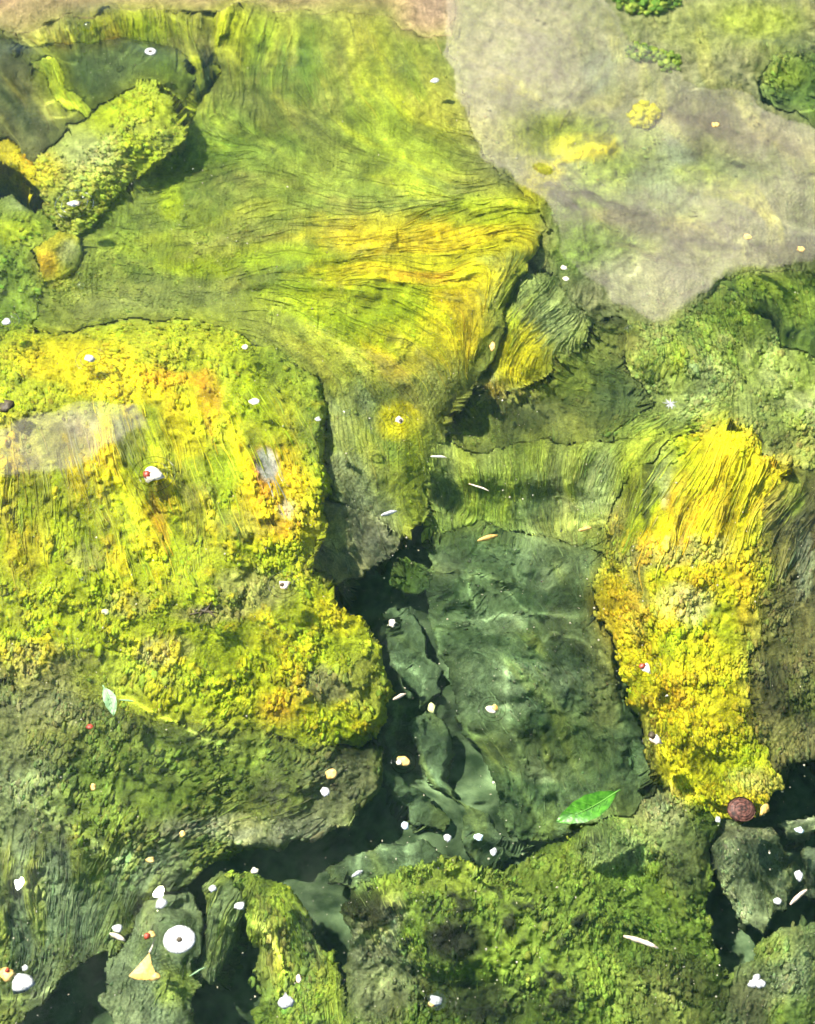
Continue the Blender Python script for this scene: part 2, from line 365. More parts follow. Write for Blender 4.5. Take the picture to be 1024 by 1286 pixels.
rock('knobby_boulder', 'knobby green boulder below the edge of the reflection film, ridged towards the yellow banded rock',
     [(772, 425), (800, 405), (840, 400), (880, 386), (920, 365), (952, 395), (972, 425), (950, 455), (915, 470), (905, 500), (880, 540), (835, 556), (790, 560), (765, 556), (800, 520), (830, 500), (800, 470)],
     [(820, 425, -.15), (900, 420, -.15), (880, 480, -.15), (820, 545, -.17), (940, 400, -.18), (860, 520, -.14)], (.32, .36, .12), LG, clump=1.1, streak=.3, fuzz=1.1, roll=14, drop=.07,
     zones=((810, 540, 50, 24, .1, 1.4),), paint=((790, 430, 18, 14, (.32, .26, .06), .7), (900, 400, 60, 24, G, .6), (880, 490, 40, 30, PG, .35)), lumps=1200, lump_r=(2.2, 4.6), strands=260)
rock('knobby_boulder', 'knobby pale green boulder behind the peak of the yellow banded rock',
     [(952, 458), (1000, 446), (1194, 460), (1194, 600), (1024, 600), (985, 578), (946, 550), (928, 505)],
     [(980, 480, -.14), (1020, 530, -.12), (960, 540, -.17), (1150, 520, -.1), (1010, 580, -.17)], (.38, .41, .16), LG, clump=1.2, fuzz=1.1, roll=14, drop=.08,
     paint=((1010, 560, 40, 20, OL, .7), (975, 560, 20, 14, K, .6)), lumps=900, lump_r=(2.4, 5))
rock('curtain_rock', 'pale green rock face hung with straight weed strands above the murky oval stone',
     [(548, 566), (600, 562), (650, 552), (740, 556), (792, 548), (836, 552), (806, 584), (780, 640), (772, 676), (740, 690), (640, 680), (572, 668), (540, 650)],
     [(600, 565, -.19), (700, 560, -.17), (790, 555, -.16), (600, 660, -.31), (700, 670, -.31), (770, 650, -.24), (550, 640, -.32)],
     (.30, .34, .12), LG, band=.7, streak=1.0, fuzz=.7, roll=8, drop=.03,
     paint=((660, 620, 24, 40, (.10, .15, .05), .8), (570, 610, 24, 40, GR, .5), (740, 600, 30, 40, PG, .4), (640, 590, 20, 30, LG, .6), (790, 610, 16, 40, YG, .7), (700, 620, 8, 40, DG, .4)), strands=1700, strand_len=(12, 28), strand_w=.7)
rock('oval_stone', 'large murky grey green oval stone on the deep bed beside the yellow banded rock',
     [(552, 680), (600, 664), (640, 674), (740, 684), (760, 720), (770, 780), (790, 860), (812, 940), (806, 1000), (760, 1020), (700, 1060), (650, 1060), (628, 1010), (596, 940), (562, 870), (546, 800), (542, 730)],
     [(640, 700, -.31), (680, 800, -.26), (650, 860, -.26), (740, 780, -.24), (770, 900, -.24), (720, 980, -.30), (600, 900, -.33), (790, 980, -.26), (570, 780, -.33)],
     (.14, .20, .085), (.06, .105, .04), clump=.3, streak=.5, fuzz=1.2, roll=26, drop=.08, rough=2.0, accent=(K, .6), band=.5,
     paint=((640, 870, 60, 30, (.26, .34, .18), .8), (690, 700, 60, 26, (.24, .31, .16), .7), (620, 780, 40, 14, (.23, .30, .16), .7), (700, 850, 40, 14, (.22, .28, .14), .6), (600, 830, 30, 16, (.21, .28, .14), .6), (690, 960, 40, 14, (.28, .33, .18), .6), (700, 790, 30, 26, K, .6), (650, 940, 40, 26, K, .7), (730, 930, 40, 40, (.13, .17, .05), .7), (760, 850, 20, 60, O, .5), (560, 710, 20, 20, GR, .5)), strands=500, strand_len=(10, 30), lumps=260, lump_r=(1.6, 3))
rock('round_stone', 'small round mossy green stone in the deep channel beside the murky oval stone',
     [(484, 700), (502, 692), (528, 698), (544, 718), (540, 742), (520, 752), (498, 742), (482, 722)],
     [(512, 715, -.30), (520, 745, -.34)], G, (.10, .17, .06), clump=.5, roll=14, drop=.05, lumps=60, lump_r=(2, 3.5))
rock('flat_stone', 'grey brown slanting slab beside the dark crevice of the yellow boulder',
     [(398, 600), (420, 622), (450, 634), (480, 654), (500, 684), (470, 706), (440, 722), (405, 740), (380, 700)],
     [(420, 640, -.20), (480, 680, -.25), (420, 715, -.27)], (.26, .245, .15), (.20, .20, .13), streak=.6, fuzz=.8, roll=9, drop=.03, paint=((425, 680, 14, 20, PG, .6), (470, 650, 20, 12, OL, .5)), strands=120)
rock('boulder', 'big yellow boulder thick with bright algae, a dark crevice along its steep flank',
     [(-170, 440), (-60, 432), (0, 434), (40, 420), (110, 408), (200, 405), (300, 415), (345, 438), (380, 463), (402, 490), (412, 520), (414, 560), (412, 620), (400, 660), (397, 700), (422, 750), (457, 790), (487, 835), (496, 860), (476, 905), (436, 940), (380, 935), (330, 915), (270, 915), (200, 900), (120, 880), (60, 870), (0, 850), (-170, 840)],
     [(60, 440, -.06), (150, 440, -.035), (300, 440, -.055), (385, 500, -.07), (250, 520, -.025), (100, 580, -.02), (300, 600, -.035), (390, 620, -.075), (100, 700, -.055), (250, 720, -.06), (370, 730, -.09), (100, 800, -.10), (300, 820, -.10), (440, 830, -.11), (480, 870, -.16), (100, 870, -.16), (300, 900, -.15), (420, 920, -.17), (-150, 600, .0 - .02)],
     YG, (.38, .40, .02), clump=.9, streak=.1, fuzz=1.2, roll=14, drop=.10, skirt=.3, rough=1.4,
     band=.7, zones=((200, 570, 150, 60, .05, 1.4), (90, 650, 170, 62, .2, 1.25), (340, 540, 50, 70, .3, 1.0)),
     paint=((90, 450, 70, 22, Y, 1.1), (160, 480, 60, 20, Y, 1.0), (240, 530, 26, 34, Y, 1.2), (300, 590, 20, 34, YG, .8), (350, 630, 40, 50, Y, 1.3), (330, 600, 16, 26, OR, .9), (355, 650, 14, 26, OR, .6), (215, 475, 40, 8, OR, .6), (262, 500, 14, 30, OR, .6), (335, 585, 12, 16, W, 1.0), (360, 640, 12, 10, W, .6),
            (60, 555, 90, 30, OL, .8), (70, 850, 120, 22, (.34, .32, .12), .9), (320, 740, 40, 24, (.30, .28, .10), .7), (350, 860, 26, 40, OR, .9), (345, 830, 30, 36, Y, .9), (400, 820, 60, 40, YG, .7), (300, 850, 60, 30, YG, .8), (420, 770, 30, 20, Y, .7), (460, 860, 24, 30, O, .6), (370, 460, 40, 30, G, .6), (395, 520, 16, 60, G, .8), (150, 850, 50, 20, YG, .7), (200, 640, 10, 60, OR, .5), (30, 690, 20, 30, OR, .3), (140, 700, 100, 30, YG, .5), (120, 530, 40, 16, B, .5), (230, 800, 90, 40, YG, .5), (200, 820, 30, 16, (.44, .40, .14), .8), (110, 700, 24, 14, (.42, .40, .12), .5), (270, 770, 40, 10, (.38, .34, .12), .7), (160, 760, 26, 16, (.46, .42, .14), .5), (400, 860, 30, 20, (.30, .28, .12), .8), (300, 660, 40, 14, (.34, .34, .08), .5), (40, 820, 40, 14, (.40, .36, .12), .7), (250, 620, 20, 12, (.46, .40, .10), .4)),
     strands=1700, strand_len=(20, 46), strand_w=1.1, lumps=6000, lump_r=(1.5, 4.6), accent=(Y, .7))
rock('boulder', 'dark olive sloping boulder below the big yellow boulder, streaked pale at its foot',
     [(-170, 845), (0, 855), (60, 872), (120, 882), (200, 902), (270, 916), (330, 916), (380, 936), (436, 940), (470, 930), (480, 960), (472, 1000), (442, 1032), (380, 1048), (300, 1068), (252, 1088), (222, 1104), (186, 1132), (130, 1190), (70, 1240), (0, 1300), (-170, 1440)],
     [(60, 890, -.15), (200, 930, -.15), (380, 960, -.17), (460, 960, -.21), (200, 1000, -.17), (300, 1040, -.22), (60, 1050, -.20), (150, 1120, -.26), (20, 1200, -.28), (-120, 1000, -.16), (420, 1020, -.24)],
     (.15, .195, .035), (.18, .20, .04), clump=.9, streak=.15, fuzz=1.3, roll=12, drop=.05, rough=1.4, accent=((.24, .29, .06), .7),
     zones=((60, 1140, 120, 90, .05, 1.1), (350, 1020, 120, 26, .2, .6)),
     paint=((60, 890, 90, 26, (.30, .30, .13), .8), (20, 1000, 60, 60, PG, .55), (60, 1130, 70, 60, (.25, .31, .17), .85), (160, 1090, 70, 30, (.23, .29, .15), .85), (20, 1200, 50, 50, (.20, .26, .14), .7), (320, 1040, 110, 16, (.36, .36, .22), .9), (240, 960, 90, 40, G, .5), (140, 1000, 70, 40, G, .5), (350, 1000, 30, 24, K, .7), (420, 980, 40, 40, (.24, .23, .14), .6), (440, 930, 40, 20, DK, .9), (60, 1230, 60, 40, (.10, .13, .08), .7), (30, 930, 60, 24, OL, .4)),
     strands=1500, strand_len=(14, 36), lumps=2300, lump_r=(2.2, 4.6))
rock('banded_rock', 'bright yellow rock with upright bands above and knobbly crust below',
     [(745, 735), (768, 705), (764, 655), (776, 610), (800, 580), (860, 560), (910, 545), (948, 533), (962, 560), (992, 580), (978, 620), (953, 670), (942, 700), (962, 722), (947, 790), (933, 850), (947, 920), (984, 962), (964, 1004), (900, 1010), (850, 1004), (818, 980), (803, 922), (788, 882), (784, 832), (768, 802), (748, 772)],
     [(945, 550, -.02), (980, 585, -.03), (850, 580, -.06), (790, 620, -.13), (900, 660, -.05), (850, 720, -.06), (920, 720, -.06), (870, 820, -.07), (930, 800, -.09), (880, 900, -.09), (820, 900, -.12), (760, 740, -.13), (780, 830, -.15), (880, 990, -.15), (960, 970, -.15)],
     Y, YG, clump=1.1, streak=.1, fuzz=1., roll=12, drop=.09, skirt=.3,
     band=1.0, zones=((890, 610, 90, 60, 0, 2.0), (800, 620, 40, 60, 0, 1.6)),
     paint=((790, 610, 14, 50, (.36, .38, .03), .9), (815, 600, 6, 50, K, 1.0), (835, 580, 8, 40, PG, .8), (860, 640, 14, 40, (.55, .42, .02), .7), (905, 640, 16, 50, OR, .3), (970, 580, 20, 10, OR, .7), (850, 690, 60, 16, (.55, .50, .14), .7), (800, 700, 30, 14, O, .9), (935, 740, 8, 50, OR, .6), (770, 760, 20, 40, OR, .35), (860, 760, 30, 24, W, .35), (800, 760, 12, 40, O, .8), (810, 940, 14, 50, O, .8), (930, 950, 40, 30, YG, .8), (950, 980, 30, 14, (.40, .38, .10), .8), (880, 880, 60, 60, Y, .6), (770, 650, 14, 30, OL, .8), (945, 830, 12, 50, OL, .6)),
     strands=500, strand_len=(26, 60), strand_w=1.3, lumps=3400, lump_r=(1.8, 4.2), accent=((.70, .46, .015), .6))
rock('boulder', 'dark brown olive boulder with pale trailing strands against the yellow banded rock',
     [(964, 562), (1000, 592), (1194, 602), (1194, 960), (1024, 954), (986, 966), (947, 920), (934, 850), (949, 790), (964, 722), (944, 700), (954, 670), (980, 620), (992, 582)],
     [(1000, 610, -.09), (1000, 700, -.12), (980, 850, -.13), (1010, 930, -.17), (1150, 750, -.08)],
     (.06, .06, .022), (.13, .12, .04), accent=((.30, .29, .10), .5), clump=.8, streak=.2, fuzz=1.2, roll=12, drop=.08,
     band=1., zones=((1000, 650, 50, 60, 0, 1.5),), paint=((1000, 625, 10, 20, LG, .9), (1010, 700, 10, 40, PG, .7), (960, 690, 10, 40, OL, .6), (1000, 800, 40, 40, OL, .35), (960, 720, 14, 16, YG, .8), (980, 930, 30, 20, OL, .6), (1020, 870, 30, 30, LG, .3)), strands=420, strand_len=(18, 44), lumps=1000, lump_r=(2.0, 4.2))
rock('mossy_boulder', 'mossy mid green boulder under the bright green leaf',
     [(425, 1150), (452, 1108), (500, 1087), (560, 1072), (610, 1087), (662, 1092), (690, 1062), (742, 1032), (790, 1012), (826, 990), (850, 1008), (880, 1036), (884, 1090), (888, 1150), (902, 1210), (904, 1290), (884, 1440), (404, 1440), (432, 1290), (427, 1210)],
     [(560, 1090, -.13), (470, 1130, -.16), (450, 1250, -.2), (600, 1160, -.15), (700, 1090, -.13), (760, 1050, -.15), (830, 1010, -.14), (700, 1200, -.13), (820, 1150, -.16), (800, 1250, -.16), (580, 1260, -.24), (640, 1300, -.24), (880, 1220, -.22), (660, 1400, -.15)],
     (.22, .32, .04), (.12, .18, .025), clump=1.3, streak=.3, fuzz=1.6, roll=14, drop=.08, rough=2.4, accent=(DK, .95),
     zones=((470, 1150, 40, 50, .1, 1.3), (740, 1060, 60, 24, .4, .7)),
     paint=((580, 1100, 100, 22, (.30, .38, .05), .9), (730, 1080, 40, 24, (.28, .36, .05), .5), (470, 1160, 30, 40, W, .6), (480, 1230, 50, 50, (.24, .25, .13), .8), (570, 1180, 30, 26, DK, 1.0), (590, 1260, 70, 30, DK, .8), (780, 1060, 50, 24, PG, .5), (830, 1010, 30, 30, (.36, .35, .18), .8), (860, 1080, 24, 40, (.10, .11, .05), .7), (700, 1160, 70, 60, (.26, .35, .05), .5), (840, 1250, 60, 50, BR, .4), (740, 1240, 50, 50, (.25, .34, .05), .5)),
     strands=1500, strand_len=(8, 22), lumps=5200, lump_r=(1.3, 3.6))
rock('pear_shaped_stone', 'smooth pear shaped grey green stone under the foam disc',
     [(216, 1121), (228, 1113), (237, 1122), (236, 1142), (244, 1166), (240, 1190), (231, 1219), (236, 1244), (243, 1286), (238, 1330), (190, 1345), (142, 1330), (131, 1285), (127, 1242), (137, 1218), (162, 1194), (182, 1157)],
     [(225, 1120, -.26), (210, 1170, -.22), (180, 1230, -.19), (190, 1290, -.19), (130, 1250, -.25)],
     (.25, .29, .16), (.18, .235, .11), fuzz=.7, streak=.35, clump=.08, roll=16, drop=.06, rough=.7, paint=((220, 1240, 26, 24, LG, .7), (175, 1255, 14, 10, PG, .8), (160, 1280, 20, 20, PG, .6), (140, 1230, 16, 30, (.12, .15, .08), .6)), strands=160, strand_len=(10, 24), lumps=60, lump_r=(1.5, 2.5))
rock('weedy_stone', 'narrow pale stone with trailing weed between the pear shaped stone and the green hump',
     [(256, 1118), (272, 1104), (292, 1108), (302, 1150), (288, 1200), (264, 1228), (247, 1216), (254, 1170)],
     [(275, 1115, -.21), (265, 1215, -.28)], (.27, .33, .16), (.20, .26, .10), streak=1.2, fuzz=.6, roll=10, drop=.05, strands=260, strand_len=(14, 32))
rock('weedy_stone', 'green humped stone with weed parting down its sides beside the mossy boulder',
     [(284, 1104), (320, 1094), (360, 1108), (392, 1148), (412, 1200), (424, 1262), (424, 1345), (304, 1345), (308, 1275), (326, 1236), (316, 1182), (300, 1146)],
     [(320, 1110, -.19), (350, 1140, -.17), (340, 1250, -.20), (400, 1220, -.24), (380, 1300, -.2), (310, 1290, -.22)], (.18, .27, .05), LG, clump=.5, streak=.9, fuzz=1., roll=14, drop=.07,
     zones=((350, 1270, 50, 40, 1.0, .1),), paint=((350, 1190, 12, 40, (.32, .24, .08), .5), (395, 1190, 14, 50, GR, .7), (330, 1180, 12, 50, OL, .4), (310, 1120, 16, 14, K, .5)), strands=700, strand_len=(16, 36), lumps=460, lump_r=(2.2, 4.6))
rock('angular_stone', 'dark angular stone with a pale crusted edge below the dark red husk',
     [(882, 1066), (906, 1048), (930, 1036), (962, 1042), (986, 1078), (1002, 1100), (984, 1138), (952, 1178), (932, 1160), (906, 1118)],
     [(930, 1045, -.18), (970, 1070, -.2), (990, 1110, -.22), (940, 1160, -.23), (890, 1070, -.22)], (.10, .13, .06), (.15, .18, .09), fuzz=.9, streak=.3, clump=.1, roll=8, drop=.05,
     paint=((915, 1090, 7, 40, PG, .9), (935, 1140, 8, 30, PG, .9), (930, 1050, 30, 10, (.30, .30, .15), .8), (990, 1110, 20, 16, PG, .5)), lumps=120, lump_r=(1.5, 3), strands=100)
rock('angular_stone', 'small grey green angular stone beside the dark red husk',
     [(976, 1034), (1000, 1020), (1030, 1024), (1050, 1050), (1010, 1066), (984, 1062)], [(1000, 1030, -.24), (1010, 1060, -.29)], GR, PG, fuzz=.8, roll=8, drop=.04, paint=((1005, 1024, 14, 6, W, .5),))
rock('angular_stone', 'grey green stone slab beneath the two white foam dots and broken straw',
     [(1010, 1078), (1060, 1070), (1194, 1080), (1194, 1140), (1030, 1146), (1000, 1120)], [(1020, 1090, -.22), (1020, 1140, -.28), (1150, 1110, -.2)], (.18, .21, .11), GR, fuzz=.8, streak=.3, roll=9, drop=.05)
rock('boulder', 'dark murky green boulder beside the mossy boulder, patched with pale weed',
     [(926, 1204), (950, 1184), (980, 1166), (1024, 1152), (1194, 1144), (1194, 1440), (912, 1440), (907, 1290), (915, 1240)],
     [(960, 1190, -.2), (1000, 1220, -.18), (940, 1270, -.24), (1150, 1250, -.15), (1000, 1400, -.2)], (.11, .15, .05), (.18, .22, .09), clump=.7, streak=.5, fuzz=1.2, roll=14, drop=.08, rough=1.5,
     paint=((970, 1190, 40, 16, LG, .6), (1000, 1200, 16, 30, PG, .6), (980, 1240, 30, 20, PG, .4), (940, 1260, 26, 30, BR, .5), (1000, 1275, 30, 20, G, .5)), lumps=700, lump_r=(2, 4), strands=250)
DEEP = [('grey green slab lying deep in the channel under the floating orange crumb', [(512, 905), (540, 884), (558, 910), (584, 952), (576, 1004), (545, 985), (524, 950)], -.335, -.37),
        ('thin grey green slab standing deep beside the big yellow boulder', [(484, 876), (498, 868), (506, 910), (508, 955), (492, 965), (482, 925)], -.34, -.38),
        ('long grey slab slanting deep below the floating orange crumb', [(480, 965), (502, 976), (530, 1004), (556, 1040), (520, 1034), (496, 1010), (474, 1000)], -.30, -.37),
        ('low grey green slab on the deep bed behind the mossy boulder', [(424, 1078), (470, 1052), (520, 1048), (566, 1074), (500, 1092), (452, 1112), (420, 1106)], -.33, -.37),
        ('murky slab on the deep bed between the oval stone and the mossy boulder', [(574, 1000), (610, 1020), (640, 1062), (680, 1064), (650, 1094), (600, 1088), (570, 1060)], -.36, -.39),
        ('narrow grey slab on the deep bed below the small round mossy stone', [(470, 770), (510, 762), (534, 800), (548, 860), (530, 880), (500, 836)], -.36, -.39)]
for lab, poly, za, zb in DEEP:
    cu = sum(p[0] for p in poly) / len(poly); cv = sum(p[1] for p in poly) / len(poly)
    rock('sunken_stone', lab, poly, [(cu, cv - 20, za), (cu + 15, cv + 30, zb)], (.15, .205, .11), (.10, .15, .075), fuzz=.8, streak=.5, roll=9, drop=.03, rough=.5, group=None, skirt=.1)

# label map and smooth height of every rock on the common grid
LAB = np.full(GU.shape, -1, int)   # which rock each grid point belongs to
WU = GU + 6.5 * NM3 + 5 * NM + .8 * NF; WV = GV + 6.5 * vnoise(26) + 5 * NM2 + .8 * NF2
for k, r in enumerate(ROCKS):
    LAB[inpoly(WU, WV, r['poly'])] = k
CHANNELS = [[(418, 735), (470, 704), (536, 655), (545, 760), (565, 870), (600, 950), (640, 1050), (690, 1062), (640, 1092), (560, 1070), (450, 1106), (425, 1150), (420, 1300), (420, 1440), (240, 1440), (244, 1250), (250, 1150), (238, 1112), (300, 1066), (440, 1032), (480, 960), (490, 870), (455, 790)],
            [(985, 965), (1024, 955), (1194, 960), (1194, 1150), (980, 1166), (925, 1204), (905, 1220), (888, 1120), (896, 1060), (960, 1008)],
            [(-170, 195), (0, 205), (44, 205), (60, 250), (40, 265), (0, 252), (-170, 240)], [(130, 1190), (0, 1300), (-170, 1430), (140, 1440), (127, 1240)],
            [(404, 470), (420, 500), (420, 650), (400, 650), (408, 560)]]
chan = np.zeros(GU.shape, bool)
for c in CHANNELS: chan |= inpoly(WU, WV, c)
for it in range(16):
    for dj, di in ((0, 1), (0, -1), (1, 0), (-1, 0)):
        sh = np.roll(LAB, (dj, di), (0, 1)); m = (LAB < 0) & (sh >= 0) & ~chan
        LAB = np.where(m, sh, LAB)
def one_piece(k):
    # a rock is one piece: stray islands of it go to the rock beside them
    m = LAB == k; seen = np.zeros(m.shape, bool); best = None; comps = []
    cells = set(zip(*[a.tolist() for a in np.nonzero(m)]))
    while cells:
        st_ = [cells.pop()]; comp = []
        while st_:
            j, i = st_.pop(); comp.append((j, i))
            for q in ((j + 1, i), (j - 1, i), (j, i + 1), (j, i - 1)):
                if q in cells: cells.discard(q); st_.append(q)
        comps.append(comp)
    comps.sort(key=len)
    for comp in comps[:-1]:
        j, i = min(comp, key=lambda q: q[1]); to = LAB[j, i - 1] if i > 0 else -1
        a = np.array(comp); LAB[a[:, 0], a[:, 1]] = to
for k in range(len(ROCKS)): one_piece(k)
for k in range(len(ROCKS)): one_piece(k)
ZMAP = np.zeros(GU.shape); COL = np.zeros(GU.shape + (3,)); ZB = np.zeros(GU.shape); ZF = np.zeros(GU.shape)
# where neighbouring rocks are grown together and share one skin of weed
HARD = np.zeros(GU.shape)
for (a, b, ru, rv, amt) in ((408, 560, 24, 110, 1), (655, 350, 40, 60, .8), (615, 440, 26, 40, .8), (262, 95, 24, 60, .9), (330, 428, 60, 14, .3), (60, 290, 50, 60, .7), (215, 190, 40, 40, .7), (100, 280, 40, 20, .7),
                            (480, 900, 60, 120, 1), (330, 1075, 130, 40, 1), (200, 1160, 60, 120, 1), (300, 1200, 120, 140, .8), (560, 1080, 160, 24, .9), (900, 1120, 40, 140, .9), (980, 1070, 70, 90, 1), (945, 560, 40, 24, .7), (990, 440, 40, 30, .6), (910, 365, 40, 20, .5), (970, 130, 40, 40, .5), (950, 960, 50, 40, .7), (560, 820, 20, 120, .6), (540, 1000, 110, 100, 1), (700, 1050, 60, 24, .8), (30, 190, 50, 40, .8), (795, 900, 30, 140, 1), (865, 520, 20, 50, .8), (945, 425, 40, 40, .8), (780, 680, 16, 50, .6)):
    HARD = np.maximum(HARD, amt * np.exp(-(((GU - a) / ru) ** 2 + ((GV - b) / rv) ** 2) ** 2))
SOFT = 1 - HARD
SMAP = np.zeros(GU.shape); CMAP = np.zeros(GU.shape)

def rock_fields(r, sl):
    u = GU[sl]; v = GV[sl]
    num = 0; den = 0
    for (a, b, z) in r['z']:
        w = 1.0 / (((u - a) ** 2 + (v - b) ** 2) / 900.0 + .35) ** 1.6
        num = num + w * z; den = den + w
    z = num / den
    d = polydist(WU[sl], WV[sl], r['poly']) * np.where(inpoly(WU[sl], WV[sl], r['poly']), 1, 0)
    edge = 1 - np.clip(d / r['roll'], 0, 1)
    z = z - r['drop'] * edge ** 2.2 * (1 - .92 * SOFT[sl]) * np.clip(.75 + .5 * NB2[sl] + .3 * NM[sl], .25, 1.3)
    cl = np.full(u.shape, float(r['clump'])); st = np.full(u.shape, float(r['streak']))
    for (pl, wdt, hgt, p_, amt) in r['lines']:
        dl = np.full(u.shape, 1e9)
        for (x1, y1), (x2, y2) in zip(pl[:-1], pl[1:]):
            ex, ey = x2 - x1, y2 - y1; t = np.clip(((WU[sl] - x1) * ex + (WV[sl] - y1) * ey) / (ex * ex + ey * ey), 0, 1)
            dl = np.minimum(dl, np.hypot(WU[sl] - x1 - t * ex, WV[sl] - y1 - t * ey))
        z = z + hgt * np.exp(-(dl / wdt) ** 2)
    for (a, b, ru, rv, c, s) in r['zones']:
        g = np.exp(-(((u - a) / ru) ** 2 + ((v - b) / rv) ** 2) ** 1.5 * .8 + .35 * NM[sl]); g = np.clip(g * 1.25, 0, 1)
        cl = cl * (1 - g) + c * g; st = st * (1 - g) + s * g
    z = z + r['rough'] * (.007 * NM[sl] + .006 * NB[sl]); zb = z
    z = r['fuzz'] * (.0022 * NF[sl] + .0012 * NF2[sl])
    z = z + cl * .0046 * CLUMP[sl] + st * .0024 * STREAK[sl]
    bw = r['band'] * np.clip(st, 0, 1); z = z + bw * .0065 * np.tanh(1.5 * LIC4[sl])
    mix = np.clip(.5 + .55 * NM2[sl] + .25 * NF[sl] + .22 * np.clip(st, 0, 1) * LIC2[sl], 0, 1)[..., None]
    col = np.array(r['base']) * (1 - mix) + np.array(r['base2']) * mix
    jit = .45 * NM3[sl] + .4 * NF[sl] + .35 * np.clip(st, 0, 1.2) * LIC3[sl] + .3 * NM[sl]
    for (a, b, ru, rv, p, amt) in r['paint']:
        q = ((u - a) / ru) ** 2 + ((v - b) / rv) ** 2
        g = np.clip(amt * sstep(2.3, .25, q + .75 * jit), 0, 1)[..., None]
        col = col * (1 - g) + np.array(p) * g
    for (pl, wdt, hgt, p_, amt) in r['lines']:
        dl = np.full(u.shape, 1e9)
        for (x1, y1), (x2, y2) in zip(pl[:-1], pl[1:]):
            ex, ey = x2 - x1, y2 - y1; t = np.clip(((WU[sl] - x1) * ex + (WV[sl] - y1) * ey) / (ex * ex + ey * ey), 0, 1)
            dl = np.minimum(dl, np.hypot(WU[sl] - x1 - t * ex, WV[sl] - y1 - t * ey))
        g = (amt * sstep(1.6, .5, dl / wdt + .35 * jit))[..., None]; col = col * (1 - g) + np.array(p_) * g
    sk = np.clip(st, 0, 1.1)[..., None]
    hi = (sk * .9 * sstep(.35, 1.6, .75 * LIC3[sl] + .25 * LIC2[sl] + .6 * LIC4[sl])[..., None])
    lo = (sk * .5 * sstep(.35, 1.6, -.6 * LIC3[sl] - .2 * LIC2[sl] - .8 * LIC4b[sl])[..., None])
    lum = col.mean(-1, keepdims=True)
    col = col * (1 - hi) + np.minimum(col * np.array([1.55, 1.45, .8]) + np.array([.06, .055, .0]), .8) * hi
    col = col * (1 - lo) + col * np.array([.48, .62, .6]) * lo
    if r['accent']:
        g = (r['accent'][1] * sstep(.35, .95, .6 * NM[sl] + .45 * NF[sl] + .35 * np.clip(st, 0, 1) * LIC3[sl] + .25 * NB2[sl]))[..., None]
        col = col * (1 - g) + np.array(r['accent'][0]) * g
    go = (np.clip(bw, 0, 1) * .5 * sstep(.5, 1.5, LIC4b[sl] + .3 * NM[sl]))[..., None]; col = col * (1 - go) + col * np.array([1.25, .88, .6]) * go
    gb = (np.clip(bw, 0, 1) * .7 * sstep(.2, 1.3, -LIC4[sl]))[..., None]; col = col * (1 - gb) + col * np.array([.62, .52, .8]) * gb
    val = 1 + .20 * NF2[sl] + .16 * NM3[sl] + .2 * np.clip(st, 0, 1.2) * LIC1[sl] * .25 + .14 * np.clip(cl, 0, 1) * (W1v[sl] - .5) * 2
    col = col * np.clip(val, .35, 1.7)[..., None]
    return zb, z, col, cl, st

def grid_mesh(mask):
    """quads of the cells whose upper left corner is in the mask -> vertex rows, cols, faces, rim edges"""
    jj, ii = np.nonzero(mask[:-1, :-1])
    used = np.zeros(mask.shape, bool)
    used[jj, ii] = used[jj + 1, ii] = used[jj, ii + 1] = used[jj + 1, ii + 1] = True
    idx = np.full(mask.shape, -1); vj, vi = np.nonzero(used); idx[vj, vi] = np.arange(len(vj))
    a = idx[jj, ii]; b = idx[jj + 1, ii]; c = idx[jj + 1, ii + 1]; d = idx[jj, ii + 1]
    f = np.stack([a, b, c, d], 1)
    e = np.concatenate([f[:, [0, 1]], f[:, [1, 2]], f[:, [2, 3]], f[:, [3, 0]]])
    n = len(vj); key = e[:, 0] * n + e[:, 1]; rev = e[:, 1] * n + e[:, 0]
    rim = e[~np.isin(key, rev)]
    return vj, vi, f, rim

ICO_V = []; ICO_F = []
import bmesh
def ico(sub):
    bm = bmesh.new(); bmesh.ops.create_icosphere(bm, subdivisions=sub, radius=1.0)
    v = np.array([x.co[:] for x in bm.verts]); f = np.array([[q.index for q in x.verts] for x in bm.faces]); bm.free()
    return v, f
ICO1 = ico(1); ICO2 = ico(2)

def blur(a, w, rad):
    """normalised box blur of a with weights w, run twice"""
    def box(x):
        for ax in (0, 1):
            pad = [(0, 0)] * x.ndim; pad[ax] = (rad + 1, rad)
            c = np.cumsum(np.pad(x, pad, mode='edge'), axis=ax); n = x.shape[ax]
            hi = np.take(c, np.arange(2 * rad + 1, 2 * rad + 1 + n), axis=ax); lo = np.take(c, np.arange(0, n), axis=ax)
            x = (hi - lo) / (2 * rad + 1)
        return x
    ww = w if a.ndim == 2 else w[..., None]
    return box(box(a * ww)) / np.maximum(box(box(ww * np.ones_like(a))), 1e-4)

